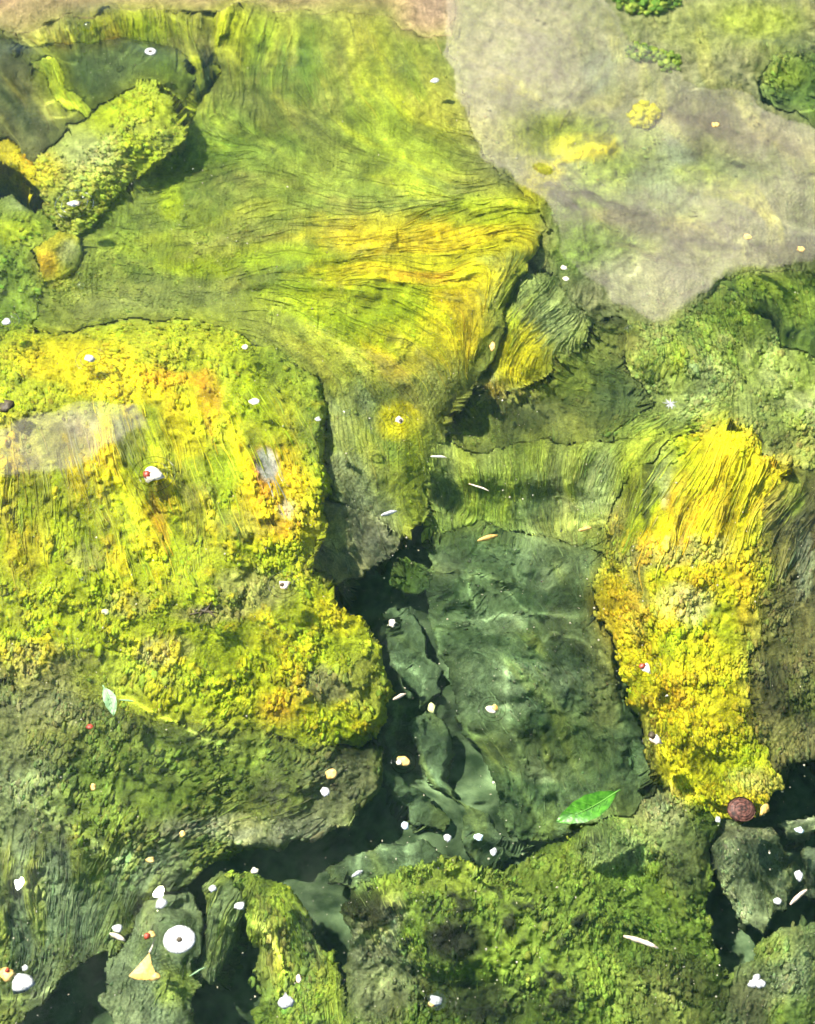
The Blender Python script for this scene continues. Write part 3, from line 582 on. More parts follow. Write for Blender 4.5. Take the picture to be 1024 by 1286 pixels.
for k, r in enumerate(ROCKS):
    m = LAB == k
    if m.sum() < 30: continue
    js, iss = np.nonzero(m)
    sl = (slice(max(js.min() - 1, 0), js.max() + 3), slice(max(iss.min() - 1, 0), iss.max() + 3))
    ms = m[sl]
    zb, zf, col, cl, st = rock_fields(r, sl)
    for A, v_ in ((ZB, zb), (ZF, zf), (CMAP, cl), (SMAP, st)): A[sl] = np.where(ms, v_, A[sl])
    COL[sl] = np.where(ms[..., None], col, COL[sl])
    r['sl'] = sl; r['zown'] = zb + zf; r['cown'] = col
has = (LAB >= 0).astype(float)
near = (np.abs(blur(has * LAB, np.ones(LAB.shape), 9) - LAB) > .02).astype(float)
MIXB = SOFT * blur(near, np.ones(LAB.shape), 6)          # only where two rocks meet
ZB = ZB * (1 - MIXB) + blur(ZB, has, 11) * MIXB
CB = blur(COL, has, 5); grain = COL.mean(-1) / np.maximum(blur(COL.mean(-1), has, 3), 1e-3)
COL = COL * (1 - MIXB[..., None]) + (CB * np.clip(grain, .5, 1.6)[..., None]) * MIXB[..., None]
ZMAP = np.minimum(ZB + ZF, -.006)

for k, r in enumerate(ROCKS):
    if 'sl' not in r: continue
    sl = r['sl']; m = LAB == k; ms = m[sl]
    zo = np.minimum(r['zown'], -.006)
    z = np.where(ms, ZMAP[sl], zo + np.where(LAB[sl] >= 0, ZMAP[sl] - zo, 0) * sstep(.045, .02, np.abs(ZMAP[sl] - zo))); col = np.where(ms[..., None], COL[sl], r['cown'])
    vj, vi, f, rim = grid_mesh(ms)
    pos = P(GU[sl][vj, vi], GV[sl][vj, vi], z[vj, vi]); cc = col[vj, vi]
    # rough flanks go down to the bed, leaning in a little under the rock
    ring = np.unique(rim); n0 = len(pos); nr = len(ring); mp = np.full(n0, -1); mp[ring] = np.arange(nr)
    mb = blur(ms.astype(float), np.ones(ms.shape), 4); gy, gx = np.gradient(mb)
    inw = np.stack([gx[vj[ring], vi[ring]], -gy[vj[ring], vi[ring]]], 1); inw /= np.maximum(np.linalg.norm(inw, axis=1, keepdims=True), 1e-6)
    cen = pos.mean(0); edge = pos[ring]; ecol = blur(col, np.ones(ms.shape), 4)[vj[ring], vi[ring]]
    rings = [ring]; allp = [pos]; allc = [cc]; faces_ = [f]
    prev = ring; nq = 5
    for q in range(1, nq + 1):
        t = q / nq; zz = edge[:, 2] * (1 - t ** 1.3) + (-.265) * t ** 1.3
        e = edge.copy(); e[:, :2] += inw * (.010 + .030 * t + .006 * np.sin(edge[:, :1] * 90 + q * 2) + .005 * np.sin(edge[:, 1:2] * 140 + q * 3.1) + rng.normal(0, .0022, (nr, 1)))
        e[:, 2] = np.minimum(zz + rng.normal(0, .003, nr) * (t < 1), edge[:, 2] - .002)
        base_i = n0 + (q - 1) * nr; allp.append(e); allc.append(ecol * rng.uniform(.8, 1.15, (nr, 1)))
        cur = base_i + np.arange(nr)
        a_, b_ = mp[rim[:, 0]], mp[rim[:, 1]]
        faces_.append(np.stack([prev[b_], prev[a_], cur[a_], cur[b_]], 1)); prev = cur
    pos = np.concatenate(allp); cc = np.concatenate(allc); f = np.concatenate(faces_)
    org = np.array([cen[0], cen[1], pos[:, 2].min()])
    root = bpy.data.objects.new(r['name'], None); C.objects.link(root); root.location = org
    root.empty_display_size = .05
    tag(root, r['label'], r['cat'], r['group'])
    mesh_obj('rock_body', pos - org, f, M_ROCK, root, cc)
    r['org'] = org; r['root'] = root

def look(A, u, v):
    return A[np.clip(np.round((v - V0) / STEP).astype(int), 0, NH - 1), np.clip(np.round((u - U0) / STEP).astype(int), 0, NW - 1)]

# trailing strands: narrow tapering ribbons that follow the flow over their rock
SEG = 8
for k, r in enumerate(ROCKS):
    if not r['strands'] or 'org' not in r: continue
    jj, ii = np.nonzero(LAB == k)
    w = np.clip(SMAP[jj, ii] - .12, .004, None) ** 1.3; w /= w.sum()
    pick = rng.choice(len(jj), int(r['strands'] * .32), p=w)
    u = gu[ii[pick]] + rng.uniform(-1, 1, len(pick)); v = gv[jj[pick]] + rng.uniform(-1, 1, len(pick))
    L = rng.uniform(*r['strand_len'], len(pick)); wd = rng.uniform(.5, 1.25, len(pick)) * r['strand_w']
    lift = rng.uniform(.0001, .0008, len(pick)); wav = rng.uniform(0, 6.28, len(pick))
    base = look(COL, u, v) * rng.uniform(.88, 1.25, (len(pick), 1)) * (1 + rng.normal(0, .05, (len(pick), 3)))
    cu, cv = u.copy(), v.copy(); rows = []; cols = []
    z = look(ZMAP, u, v) + .0008; alive = np.ones(len(pick), bool); wob = rng.uniform(-.25, .25, len(pick))
    for s in range(SEG + 1):
        fx = look(FX, cu, cv); fy = look(FY, cu, cv)
        nu = cu + 0.0; nv = cv + 0.0
        t = s / SEG
        hw = wd * (.25 + 1.1 * math.sin(math.pi * min(1, .12 + .88 * t)) ** .7) * .62
        same = look(LAB, cu, cv) == k
        zt = np.where(same, look(ZMAP, cu, cv), z - .004)
        z = np.where(np.abs(zt - z) > .02, z + np.clip(zt - z, -.02, .02), zt)
        zz = np.minimum(z + lift * math.sin(math.pi * (.15 + .7 * t)) + .0006, -.004)
        tw = .0009 * np.sin(wav + 5 * t)
        a = P(cu - fy * hw, cv + fx * hw, zz + tw); c_ = P(cu, cv, zz + .0010 * r['strand_w']); b = P(cu + fy * hw, cv - fx * hw, zz - tw)
        rows.append(np.stack([a, c_, b], 1)); cols.append(base * (.92 + .16 * t))
        an = wob * math.cos(3 * t)
        stp = L / SEG * (look(LAB, cu + fx * L / SEG, cv + fy * L / SEG) == k)
        cu = cu + (fx * np.cos(an) - fy * np.sin(an)) * stp; cv = cv + (fx * np.sin(an) + fy * np.cos(an)) * stp
    V = np.stack(rows, 1)                                   # strand, step, 3, xyz
    n = len(pick); V = V.reshape(n * (SEG + 1) * 3, 3)
    cc = np.repeat(np.stack(cols, 1)[:, :, None, :], 3, 2).reshape(-1, 3)
    b0 = (np.arange(n) * (SEG + 1) * 3)[:, None] + (np.arange(SEG) * 3)[None, :]
    b0 = b0.ravel()
    F = np.concatenate([np.stack([b0, b0 + 1, b0 + 4, b0 + 3], 1), np.stack([b0 + 1, b0 + 2, b0 + 5, b0 + 4], 1)])
    tag(mesh_obj('weed_strands', V - r['org'], F, M_STRAND, r['root'], cc), kind='stuff')

# knobs of algae: small uneven lumps sitting in the crust
for k, r in enumerate(ROCKS):
    if not r['lumps'] or 'org' not in r: continue
    jj, ii = np.nonzero(LAB == k)
    lum = COL[jj, ii].mean(-1); lum = np.clip(lum / lum.mean(), .1, 2.0)
    w = np.clip(CMAP[jj, ii] - .05, .006, None) * np.clip(.35 + 1.1 * NM3[jj, ii] + .5 * CLUMP[jj, ii] + .5 * NM[jj, ii], .02, None) * lum ** 1.5; w /= w.sum()
    VV = []; FF = []; CCs = []; off = 0
    for (tv, tf), share in ((ICO2, .18), (ICO1, .82)):
        n = int(r['lumps'] * share * 1.5)
        pick = rng.choice(len(jj), n, p=w)
        u = gu[ii[pick]] + rng.uniform(-1, 1, n); v = gv[jj[pick]] + rng.uniform(-1, 1, n)
        rad = rng.uniform(0, 1, n) ** 1.6 * (r['lump_r'][1] - r['lump_r'][0]) + r['lump_r'][0]
        if len(tv) < 20: rad *= .7
        c0 = P(u, v, look(ZMAP, u, v)); R = rad * .00108; fx = look(FX, u, v)[:, None]; fy = -look(FY, u, v)[:, None]
        sc = R[:, None, None] * (1 + rng.normal(0, .24, (n, len(tv), 1))) * rng.uniform(.7, 1.3, (n, 1, 3)) * np.array([1, 1, .85])
        q = tv[None] * sc * np.array([1.55, .85, 1.0])
        q = c0[:, None, :] + np.stack([q[..., 0] * fx - q[..., 1] * fy, q[..., 0] * fy + q[..., 1] * fx, q[..., 2]], -1)
        q[..., 2] += .12 * R[:, None]; q[..., 2] = np.minimum(q[..., 2], -.0035)
        base = look(COL, u, v) * rng.uniform(.78, 1.25, (n, 1)) * (1 + rng.normal(0, .07, (n, 3)))
        VV.append(q.reshape(-1, 3)); CCs.append(np.repeat(base, len(tv), 0))
        FF.append((tf[None] + (off + np.arange(n) * len(tv))[:, None, None]).reshape(-1, 3)); off += n * len(tv)
    tag(mesh_obj('algae_knobs', np.concatenate(VV) - r['org'], np.concatenate(FF), M_CLUMP, r['root'], np.concatenate(CCs)), kind='stuff')

# ------------------------------------------------------------------ bed, rim, water
nb = 150
bx = np.linspace(-2.2, 2.2, nb); by = np.linspace(-2.0, 2.6, nb)
BX, BY = np.meshgrid(bx, by)
BZ = -.232 + .014 * np.sin(BX * 7 + 1.3 * np.sin(BY * 5)) + .015 * np.sin(BY * 11 + BX * 4) + rng.normal(0, .003, BX.shape)
idx = np.arange(nb * nb).reshape(nb, nb)
bf = np.stack([idx[:-1, :-1].ravel(), idx[:-1, 1:].ravel(), idx[1:, 1:].ravel(), idx[1:, :-1].ravel()], 1)
M_BED = mat_plain('bed_silt', (.09, .15, .075), .9, .6, 45, .1, (.22, .29, .16), .52)
tag(mesh_obj('pool_bed', np.stack([BX, BY, BZ], -1).reshape(-1, 3), bf, M_BED), kind='structure')

# pale sheets that paint veiled reflections onto the water surface
M_VEIL, nt, out = nodes('reflection_veil')
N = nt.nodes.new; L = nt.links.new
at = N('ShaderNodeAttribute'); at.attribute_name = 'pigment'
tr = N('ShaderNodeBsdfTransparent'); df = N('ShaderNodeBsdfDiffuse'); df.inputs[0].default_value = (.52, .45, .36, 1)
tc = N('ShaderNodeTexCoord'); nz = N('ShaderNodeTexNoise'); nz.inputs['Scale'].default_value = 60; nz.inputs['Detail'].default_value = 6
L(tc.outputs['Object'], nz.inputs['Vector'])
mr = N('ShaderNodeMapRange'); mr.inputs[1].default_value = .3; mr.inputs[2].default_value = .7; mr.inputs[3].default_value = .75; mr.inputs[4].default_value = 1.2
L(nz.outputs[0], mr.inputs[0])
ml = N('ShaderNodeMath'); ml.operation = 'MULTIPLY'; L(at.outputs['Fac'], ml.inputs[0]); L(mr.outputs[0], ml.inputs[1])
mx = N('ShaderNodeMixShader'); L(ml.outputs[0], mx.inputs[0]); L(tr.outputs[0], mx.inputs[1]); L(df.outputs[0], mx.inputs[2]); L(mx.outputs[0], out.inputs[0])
def veil(label, poly, dens, soft, edge=.1, fade=None):
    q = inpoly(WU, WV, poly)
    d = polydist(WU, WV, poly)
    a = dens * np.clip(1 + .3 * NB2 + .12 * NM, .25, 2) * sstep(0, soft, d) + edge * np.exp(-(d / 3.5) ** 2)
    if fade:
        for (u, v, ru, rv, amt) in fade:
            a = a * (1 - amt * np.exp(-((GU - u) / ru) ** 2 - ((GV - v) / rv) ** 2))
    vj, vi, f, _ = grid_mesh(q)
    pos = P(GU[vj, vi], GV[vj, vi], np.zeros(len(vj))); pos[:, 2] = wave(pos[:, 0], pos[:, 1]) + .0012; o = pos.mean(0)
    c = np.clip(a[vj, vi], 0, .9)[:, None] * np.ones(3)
    ob = mesh_obj('reflection_veil', pos - o, f, M_VEIL, None, c); ob.location = o
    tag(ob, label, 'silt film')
veil('pale greyish beige reflection film spread over the pale olive ledge',
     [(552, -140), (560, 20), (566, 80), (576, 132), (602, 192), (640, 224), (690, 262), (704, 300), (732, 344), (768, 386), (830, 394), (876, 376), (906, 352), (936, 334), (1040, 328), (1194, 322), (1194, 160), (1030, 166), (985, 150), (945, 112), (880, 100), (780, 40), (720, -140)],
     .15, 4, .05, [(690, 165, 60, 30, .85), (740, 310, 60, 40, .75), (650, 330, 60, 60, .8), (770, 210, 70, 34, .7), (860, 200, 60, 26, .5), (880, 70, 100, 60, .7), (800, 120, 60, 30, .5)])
veil('pale straw coloured reflection film resting over the big yellow boulder',
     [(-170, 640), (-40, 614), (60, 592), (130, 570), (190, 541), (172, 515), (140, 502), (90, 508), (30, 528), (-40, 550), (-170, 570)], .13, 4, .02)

# ------------------------------------------------------------------ tufts on the ledge
def tuft(label, u, v, ru, rv, n, rad, pal, name='algae_tuft', z=None, cat='algae', flat=.8):
    z0 = float(look(ZMAP, np.array([u]), np.array([v]))[0]) if z is None else z
    o = P(u, v, z0); s = np.linalg.norm(o - CAM) / FPX
    root = bpy.data.objects.new(name, None); C.objects.link(root); root.location = o; root.empty_display_size = .02
    tag(root, label, cat)
    tv, tf = ICO2
    a = rng.uniform(0, 6.283, n); q = np.sqrt(rng.uniform(0, 1, n))
    uu = u + np.cos(a) * q * ru; vv = v + np.sin(a) * q * rv
    zz = look(ZMAP, uu, vv) if z is None else np.full(n, z)
    zz = zz + (1 - q ** 2) * min(ru, rv) * s * .7 * rng.uniform(.4, 1, n)
    c0 = P(uu, vv, np.minimum(zz, -.004)); R = rng.uniform(rad[0], rad[1], n) * s
    p = c0[:, None, :] + tv[None] * R[:, None, None] * (1 + rng.normal(0, .17, (n, len(tv), 1))) * rng.uniform(.7, 1.3, (n, 1, 3)) * np.array([1, 1, flat])
    pa = np.array(pal)[rng.integers(0, len(pal), n)] * rng.uniform(.75, 1.3, (n, 1))
    lobes = np.arange(n); half = lobes < n // 2
    for nm, sel in (('lower_fronds', half), ('upper_fronds', ~half)):
        k = int(sel.sum())
        mesh_obj(nm, p[sel].reshape(-1, 3) - o, (tf[None] + (np.arange(k) * len(tv))[:, None, None]).reshape(-1, 3), M_CLUMP, root, np.repeat(pa[sel], len(tv), 0))
tuft('dark green moss tuft on the pale olive ledge beside the yellow clump', 806, 66, 20, 12, 70, (2.0, 4.2), [G, (.10, .20, .02), LG])
tuft('smaller light green moss tuft on the pale olive ledge', 838, 76, 16, 12, 50, (2.0, 4.0), [LG, (.22, .32, .04), G])
tuft('green moss tuft half hidden at the back of the pale olive ledge', 812, 2, 40, 14, 130, (2.2, 4.6), [(.12, .24, .02), G, LG])
tuft('bright yellow algae clump growing on the pale olive ledge', 811, 145, 17, 16, 44, (4.0, 7.0), [Y, (.60, .56, .02), (.58, .50, .02)], 'algae_clump')

# ------------------------------------------------------------------ floating bits
M = {'white': mat_plain('foam_white', (.36, .36, .34), .6, .35, 420, .3, (.62, .63, .62)), 'cream': mat_plain('husk_cream', (.74, .64, .42), .6, .2, 300, .3, (.8, .74, .6)),
     'orange': mat_plain('husk_orange', (.72, .40, .07), .5, .3, 260, .4, (.8, .55, .2)), 'red': mat_plain('seed_red', (.30, .045, .02), .4, .4, 300),
     'tan': mat_plain('straw_tan', (.62, .45, .30), .6, .25, 240, .3, (.78, .66, .52)), 'palegreen': mat_plain('leaf_pale', (.20, .34, .16), .5, .2, 200),
     'green': mat_plain('leaf_green', (.035, .16, .006), .4, .35, 160, .4, (.07, .24, .012)), 'rib': mat_plain('leaf_rib', (.12, .30, .04), .4, .1, 100),
     'brown': mat_plain('husk_brown', (.05, .022, .018), .6, .6, 300, .3, (.17, .07, .05)), 'dark': mat_plain('twig_dark', (.06, .045, .02), .6, .4, 300),
     'paleyellow': mat_plain('bit_yellow', (.55, .56, .22), .6, .25, 260), 'blue': mat_plain('foam_blue', (.55, .66, .68), .5, .2, 260), 'grey': mat_plain('foam_grey', (.22, .23, .24), .5, .3, 260),
     'yellow': mat_plain('husk_yellow', (.58, .36, .09), .5, .25, 260)}
M['ring'], nt, out = nodes('water_ring')
N = nt.nodes.new; L = nt.links.new
tr = N('ShaderNodeBsdfTransparent'); tr.inputs[0].default_value = (.60, .60, .54, 1); gl = N('ShaderNodeBsdfGlossy'); gl.inputs['Roughness'].default_value = .15
fr = N('ShaderNodeFresnel'); fr.inputs['IOR'].default_value = 1.2
mx = N('ShaderNodeMixShader'); L(fr.outputs[0], mx.inputs[0]); L(tr.outputs[0], mx.inputs[1]); L(gl.outputs[0], mx.inputs[2]); L(mx.outputs[0], out.inputs[0])
M['bubble'], nt, out = nodes('bubble_skin')
N = nt.nodes.new; L = nt.links.new
tr = N('ShaderNodeBsdfTransparent'); tr.inputs[0].default_value = (.93, .95, .95, 1); gl = N('ShaderNodeBsdfGlossy'); gl.inputs['Roughness'].default_value = .08
lw = N('ShaderNodeFresnel'); lw.inputs['IOR'].default_value = 1.6
mx = N('ShaderNodeMixShader'); L(lw.outputs[0], mx.inputs[0]); L(tr.outputs[0], mx.inputs[1]); L(gl.outputs[0], mx.inputs[2]); L(mx.outputs[0], out.inputs[0])

def mpp(u, v): return float(np.linalg.norm(P(u, v, 0) - CAM) / FPX)

def lathe(prof, n=24, sx=1., sy=1., jit=0.):
    r = np.array([p[0] for p in prof]); z = np.array([p[1] for p in prof]); a = np.arange(n) * 2 * math.pi / n
    k = 1 + jit * (np.sin(2 * a + 1) + .6 * np.sin(3 * a + 2) + .4 * rng.normal(0, 1, n))
    X = r[:, None] * np.cos(a) * k * sx; Yy = r[:, None] * np.sin(a) * k * sy; Z = np.repeat(z[:, None], n, 1)
    V = np.stack([X, Yy, Z], -1).reshape(-1, 3); F = []
    for i in range(len(prof) - 1):
        for j in range(n): F.append((i * n + j, i * n + (j + 1) % n, (i + 1) * n + (j + 1) % n, (i + 1) * n + j))
    return V, F

def at_px(name, u, v, label, cat, z=0., group=None):
    root = bpy.data.objects.new(name, None); C.objects.link(root); root.location = P(u, v, z); root.location.z += wave(root.location.x, root.location.y); root.empty_display_size = .01
    return tag(root, label, cat, group)

def ring_on(parent, r):
    # the bit presses a dent with faint rings into the water
    DIMPLES.append((parent.location.x, parent.location.y, r * .62, .0030))
    for q, hgt in ((.80, .0010), (1.22, .0007)):
        V, F = lathe([(r * q, .0002), (r * (q + .035), .0002 + hgt), (r * (q + .09), .0002)], 40, 1, 1, .015)
        mesh_obj('water_ring', V, F, M['ring'], parent)

def lump(wu, wv, h, rough=.16):
    tv, tf = ICO2
    tv = tv * (1 + rng.normal(0, rough, (len(tv), 1))); d = rng.normal(0, 1, 3); d /= np.linalg.norm(d)
    tv = tv * (1 + .22 * (tv @ d))[:, None]
    return tv * np.array([wu, wv, h]), tf

def bit(name, u, v, w, h, mat, label, cat='debris', ring=0, spot=None, rough=.16, ang=0.):
    """a small crumb afloat; spot: (dx, dy, size, material) of a differently coloured piece of it"""
    w *= .9; h *= .9; rough = max(rough, .15); s = mpp(u, v); V, F = lump(w * s / 2, h * s / 2 / .85, min(w, h) * s * .18, rough)
    c, q = math.cos(ang), math.sin(ang); V = V @ np.array([[c, q, 0], [-q, c, 0], [0, 0, 1]]); V[:, 2] += .0006
    if ring or spot:
        root = at_px(name, u, v, label, cat); mesh_obj('crumb', V, F, M[mat], root)
        if spot:
            V2, F2 = lump(spot[2] * s / 2, spot[2] * s / 2, spot[2] * s * .35, .12); V2 = V2 + np.array([spot[0] * s, -spot[1] * s, min(w, h) * s * .18])
            mesh_obj('spot', V2, F2, M[spot[3]], root)
        if ring: ring_on(root, ring * s)
    else:
        o = mesh_obj(name, V, F, M[mat]); o.location = P(u, v, 0); o.location.z += wave(o.location.x, o.location.y); tag(o, label, cat)

def tube(pts, rads, n=6):
    V = []; F = []
    pts = [Vector(p) for p in pts]
    for i, p in enumerate(pts):
        d = (pts[min(i + 1, len(pts) - 1)] - pts[max(i - 1, 0)]).normalized(); s = d.cross(Vector((0, 0, 1)))
        if s.length < 1e-4: s = d.cross(Vector((1, 0, 0)))
        s.normalize(); t = s.cross(d)
        for j in range(n):
            a = 2 * math.pi * j / n; V.append(p + (s * math.cos(a) + t * math.sin(a)) * rads[i])
        if i:
            for j in range(n): F.append(((i - 1) * n + j, (i - 1) * n + (j + 1) % n, i * n + (j + 1) % n, i * n + j))
    F.append(tuple(range(n))[::-1]); F.append(tuple((len(pts) - 1) * n + j for j in range(n)))
    return V, F

def sliver(name, u1, v1, u2, v2, w, mat, label, cat='debris', z=.0012, bend=.06):
    a = P(u1, v1, z); b = P(u2, v2, z); o = (a + b) / 2; d = (b - a) / 2; s = mpp((u1 + u2) / 2, (v1 + v2) / 2)
    side = np.array([-d[1], d[0], 0]) * bend
    T = np.linspace(-1, 1, 7); pts = [d * t + side * (1 - t * t) + np.array([0, 0, .0004 * math.sin(5 * t)]) for t in T]
    V, F = tube(pts, [w * s / 2 * (.35 + .65 * (1 - abs(t) ** 2.5)) * random.uniform(.85, 1.15) for t in T])
    ob = mesh_obj(name, V, F, M[mat]); ob.location = o; ob.location.z += wave(o[0], o[1]); tag(ob, label, cat)

def leaf(name, u1, v1, u2, v2, w, mat, ribmat, label, arch=.004, peak=.5):
    """blade from stalk end to tip"""
    a = P(u1, v1, .0015); b = P(u2, v2, .0015); ln = np.linalg.norm(b - a); s = mpp(u1, v1)
    root = at_px(name, u1, v1, label, 'leaf'); ax = (b - a) / ln; sd = np.array([-ax[1], ax[0], 0])
    nL, nW = 26, 9; V = []; F = []
    def mid(t): return ax * ln * t + sd * .05 * ln * math.sin(math.pi * t) + np.array([0, 0, .0015 + arch * math.sin(math.pi * t)])
    for i in range(nL):
        t = i / (nL - 1); hw = w * s / 2 * (math.sin(math.pi * t ** (math.log(.5) / math.log(peak))) ** .85 + .02) * (1 + .03 * math.sin(31 * t))
        for j in range(nW):
            k = j / (nW - 1) * 2 - 1
            V.append(mid(t) + sd * hw * k + np.array([0, 0, abs(k) * hw * .28 + .0005 * math.sin(9 * t + 4 * k)]))
    for i in range(nL - 1):
        for j in range(nW - 1): q = i * nW + j; F.append((q, q + nW, q + nW + 1, q + 1))
    mesh_obj('blade', V, F, M[mat], root)
    Tt = np.linspace(-.06, .97, 12); Vr, Fr = tube([mid(max(t, 0)) + (ax * ln * t if t < 0 else 0) + np.array([0, 0, .0005]) for t in Tt], [.0009 * s / .001 * (1.15 - t) for t in Tt])
    mesh_obj('midrib', Vr, Fr, M[ribmat], root)
    for k in range(5):
        for sg in (-1, 1):
            t0 = .15 + .14 * k; hw = w * s / 2 * math.sin(math.pi * t0) * .8
            p0 = mid(t0) + np.array([0, 0, .0004]); p1 = mid(min(t0 + .13, .95)) + sd * sg * hw + np.array([0, 0, hw * .28 + .0003])
            Vv, Fv = tube([p0, (p0 + p1) / 2, p1], [.0003, .00025, .0001], 4); mesh_obj('vein', Vv, Fv, M[ribmat], root)

def foam_disc(u, v, w, h, label, mat='white', dot='dark', hole=.16):
    s = mpp(u, v); r = w * s / 2; root = at_px('foam_disc', u, v, label, 'foam')
    V, F = lathe([(r * .02, .0012), (r * .18, .0010), (r * .32, .0022), (r * .62, .0026), (r * .88, .0020), (r, .0008), (r * .96, -.0006)], 40, 1, h / w / .85, .02)
    mesh_obj('foam_ring', V, F, M[mat], root)
    V, F = lump(r * hole, r * hole, .0011, .1); V = V + np.array([0, 0, .0022]); mesh_obj('centre_dot', V, F, M[dot], root)
    return root

# foam
foam_disc(226, 1181, 38, 29, 'large white foam disc with a grey centre dot on the pear shaped stone')
foam_disc(189, 65, 14, 12, 'small white foam ring with a dark centre by the weed fringe', 'white', 'dark', .26)
bit('foam_bit', 202, 1134, 15, 11, 'white', 'white foam blob at the narrow neck of the pear shaped stone', 'foam', rough=.06)
bit('foam_bit', 267, 1117, 10, 8, 'white', 'small white foam dot on the narrow pale weedy stone', 'foam', rough=.06)
bit('foam_bit', 301, 1139, 14, 10, 'white', 'white foam blob against the green humped stone', 'foam', rough=.07)
bit('foam_bit', 27, 1231, 28, 18, 'white', 'irregular white foam patch beside the orange chip', 'foam', rough=.2)
bit('foam_bit', 32, 1216, 8, 6, 'white', 'tiny white foam dot just behind the irregular foam patch', 'foam', rough=.06)
bit('foam_bit', 358, 1258, 20, 16, 'white', 'angular white flake on the green humped stone', 'flake', rough=.22)
bit('foam_bit', 408, 997, 13, 11, 'white', 'white flake just below the orange flake on the dark slope', 'flake', rough=.14)
bit('foam_bit', 509, 1039, 11, 11, 'blue', 'bluish white foam bit over the long deep grey slab', 'foam', rough=.12)
bit('foam_bit', 562, 1053, 10, 10, 'white', 'round white foam dot over the deep bed behind the mossy boulder', 'foam', rough=.06)
bit('foam_bit', 600, 1050, 12, 8, 'blue', 'oval bluish foam dot over the deep bed near the oval stone', 'foam', rough=.08)
bit('foam_bit', 619, 1071, 10, 9, 'white', 'faint white foam dot at the back edge of the mossy boulder', 'foam', rough=.1)
bit('foam_bit', 902, 1029, 8, 8, 'white', 'white foam dot beside the dark red husk', 'foam', rough=.06)
bit('foam_bit', 1002, 1100, 11, 12, 'white', 'white foam dot behind the broken straw', 'foam', rough=.12)
bit('foam_bit', 978, 1132, 10, 8, 'white', 'white foam dot at the tip of the broken straw', 'foam', rough=.06)
bit('foam_bit', 547, 103, 12, 8, 'white', 'lone white foam dot on the silky olive mound', 'foam', rough=.06)
bit('foam_bit', 708, 337, 9, 7, 'cream', 'cream flake over the green patch below the reflection film', 'flake', rough=.16)
bit('foam_bit', 710, 351, 9, 6, 'cream', 'flat cream flake by the upper corner of the streaked stone', 'flake', rough=.16)
for dx, dy, lab in ((0, 0, 'cluster'),):
    root = at_px('foam_cluster', 951, 1232, 'ragged white foam cluster over the dark murky boulder', 'foam'); s = mpp(951, 1232)
    for (a, b, w) in ((-5, 2, 9), (0, -4, 9), (5, 2, 9), (0, 3, 8), (-2, -1, 6)):
        V, F = lump(w * s / 2, w * s / 2, w * s * .25, .15); mesh_obj('foam_lobe', V + np.array([a * s, -b * s, .001]), F, M['white'], root)
# crumbs with and without rings
bit('seed', 190, 1173, 11, 8, 'orange', 'orange seed with a dark red end on the pear shaped stone', 'seed', 0, (-4, 2, 8, 'red'), .1)
bit('crumb', 193, 596, 24, 20, 'cream', 'cream crumb with a red spot ringed by water on the yellow boulder', 'crumb', 21, (-7, 3, 10, 'red'), .24)
bit('crumb', 501, 528, 11, 9, 'tan', 'small tan crumb in a water ring on the silky olive mound', 'crumb', 11, (2, 1, 5, 'dark'), .2)
bit('crumb', 357, 735, 14, 12, 'tan', 'tan crumb in a wide water ring on the lower yellow boulder', 'crumb', 15, (-2, 1, 6, 'dark'), .2)
bit('crumb', 114, 451, 14, 10, 'cream', 'pale crumb in a water ring on the upper yellow boulder', 'crumb', 14, (2, 2, 6, 'grey'), .2)
bit('crumb', 308, 434, 9, 8, 'cream', 'tiny pale crumb in a water ring at the back of the yellow boulder', 'crumb', 11, None, .16)
bit('crumb', 94, 257, 15, 9, 'white', 'white crumb in a wide double water ring on the crusted rock', 'crumb', 18, (3, 0, 6, 'tan'), .2)
bit('crumb', 8, 404, 12, 9, 'white', 'white crumb in a water ring on the bumpy green boulder', 'crumb', 12, None, .2)
bit('crumb', 811, 838, 13, 12, 'cream', 'cream and red crumb in a water ring on the yellow banded rock', 'crumb', 15, (-4, -2, 8, 'red'), .22)
bit('crumb', 823, 929, 15, 11, 'tan', 'dark spotted crumb at the lower flank of the yellow banded rock', 'crumb', 12, (-3, -5, 9, 'dark'), .25)
bit('crumb', 507, 955, 17, 12, 'orange', 'orange oval crumb in a water ring over the deep channel', 'crumb', 12, (-5, 1, 7, 'cream'), .08)
bit('crumb', 618, 893, 13, 10, 'cream', 'cream crumb with an orange side in a water ring over the oval stone', 'crumb', 13, (3, -1, 8, 'orange'), .16)
bit('crumb', 543, 888, 11, 14, 'paleyellow', 'pale yellow crumb drifting over the deep channel', 'crumb', 0, None, .2)
bit('flake', 417, 973, 17, 12, 'orange', 'orange flake over the dark olive slope', 'flake', rough=.14, ang=.5)
bit('flake', 320, 507, 15, 10, 'cream', 'pale flake on the streaked side of the yellow boulder', 'flake', rough=.16, ang=.3)
bit('flake', 400, 528, 8, 7, 'white', 'small white flake caught on the crevice of the yellow boulder', 'flake', rough=.2)
bit('flake', 940, 299, 10, 8, 'orange', 'orange flake by the dark line in the reflection film', 'flake', rough=.2)
bit('flake', 1006, 316, 10, 8, 'orange', 'orange flake at the lower edge of the reflection film', 'flake', rough=.2)
bit('flake', 899, 157, 11, 8, 'orange', 'orange flake on the brownish part of the pale ledge', 'flake', rough=.22)
bit('flake', 619, 438, 8, 12, 'orange', 'orange flake lying by the dark crevice beside the streaked stone', 'flake', rough=.25)
bit('flake', 229, 1048, 8, 7, 'orange', 'small orange flake on the pale streaked foot of the olive boulder', 'flake', rough=.2)
bit('flake', 188, 1080, 12, 6, 'orange', 'flat orange flake lower on the streaked foot of the olive boulder', 'flake', rough=.15)
bit('flake', 117, 989, 8, 9, 'orange', 'orange speck among the dark green clumps of the olive boulder', 'flake', rough=.2)
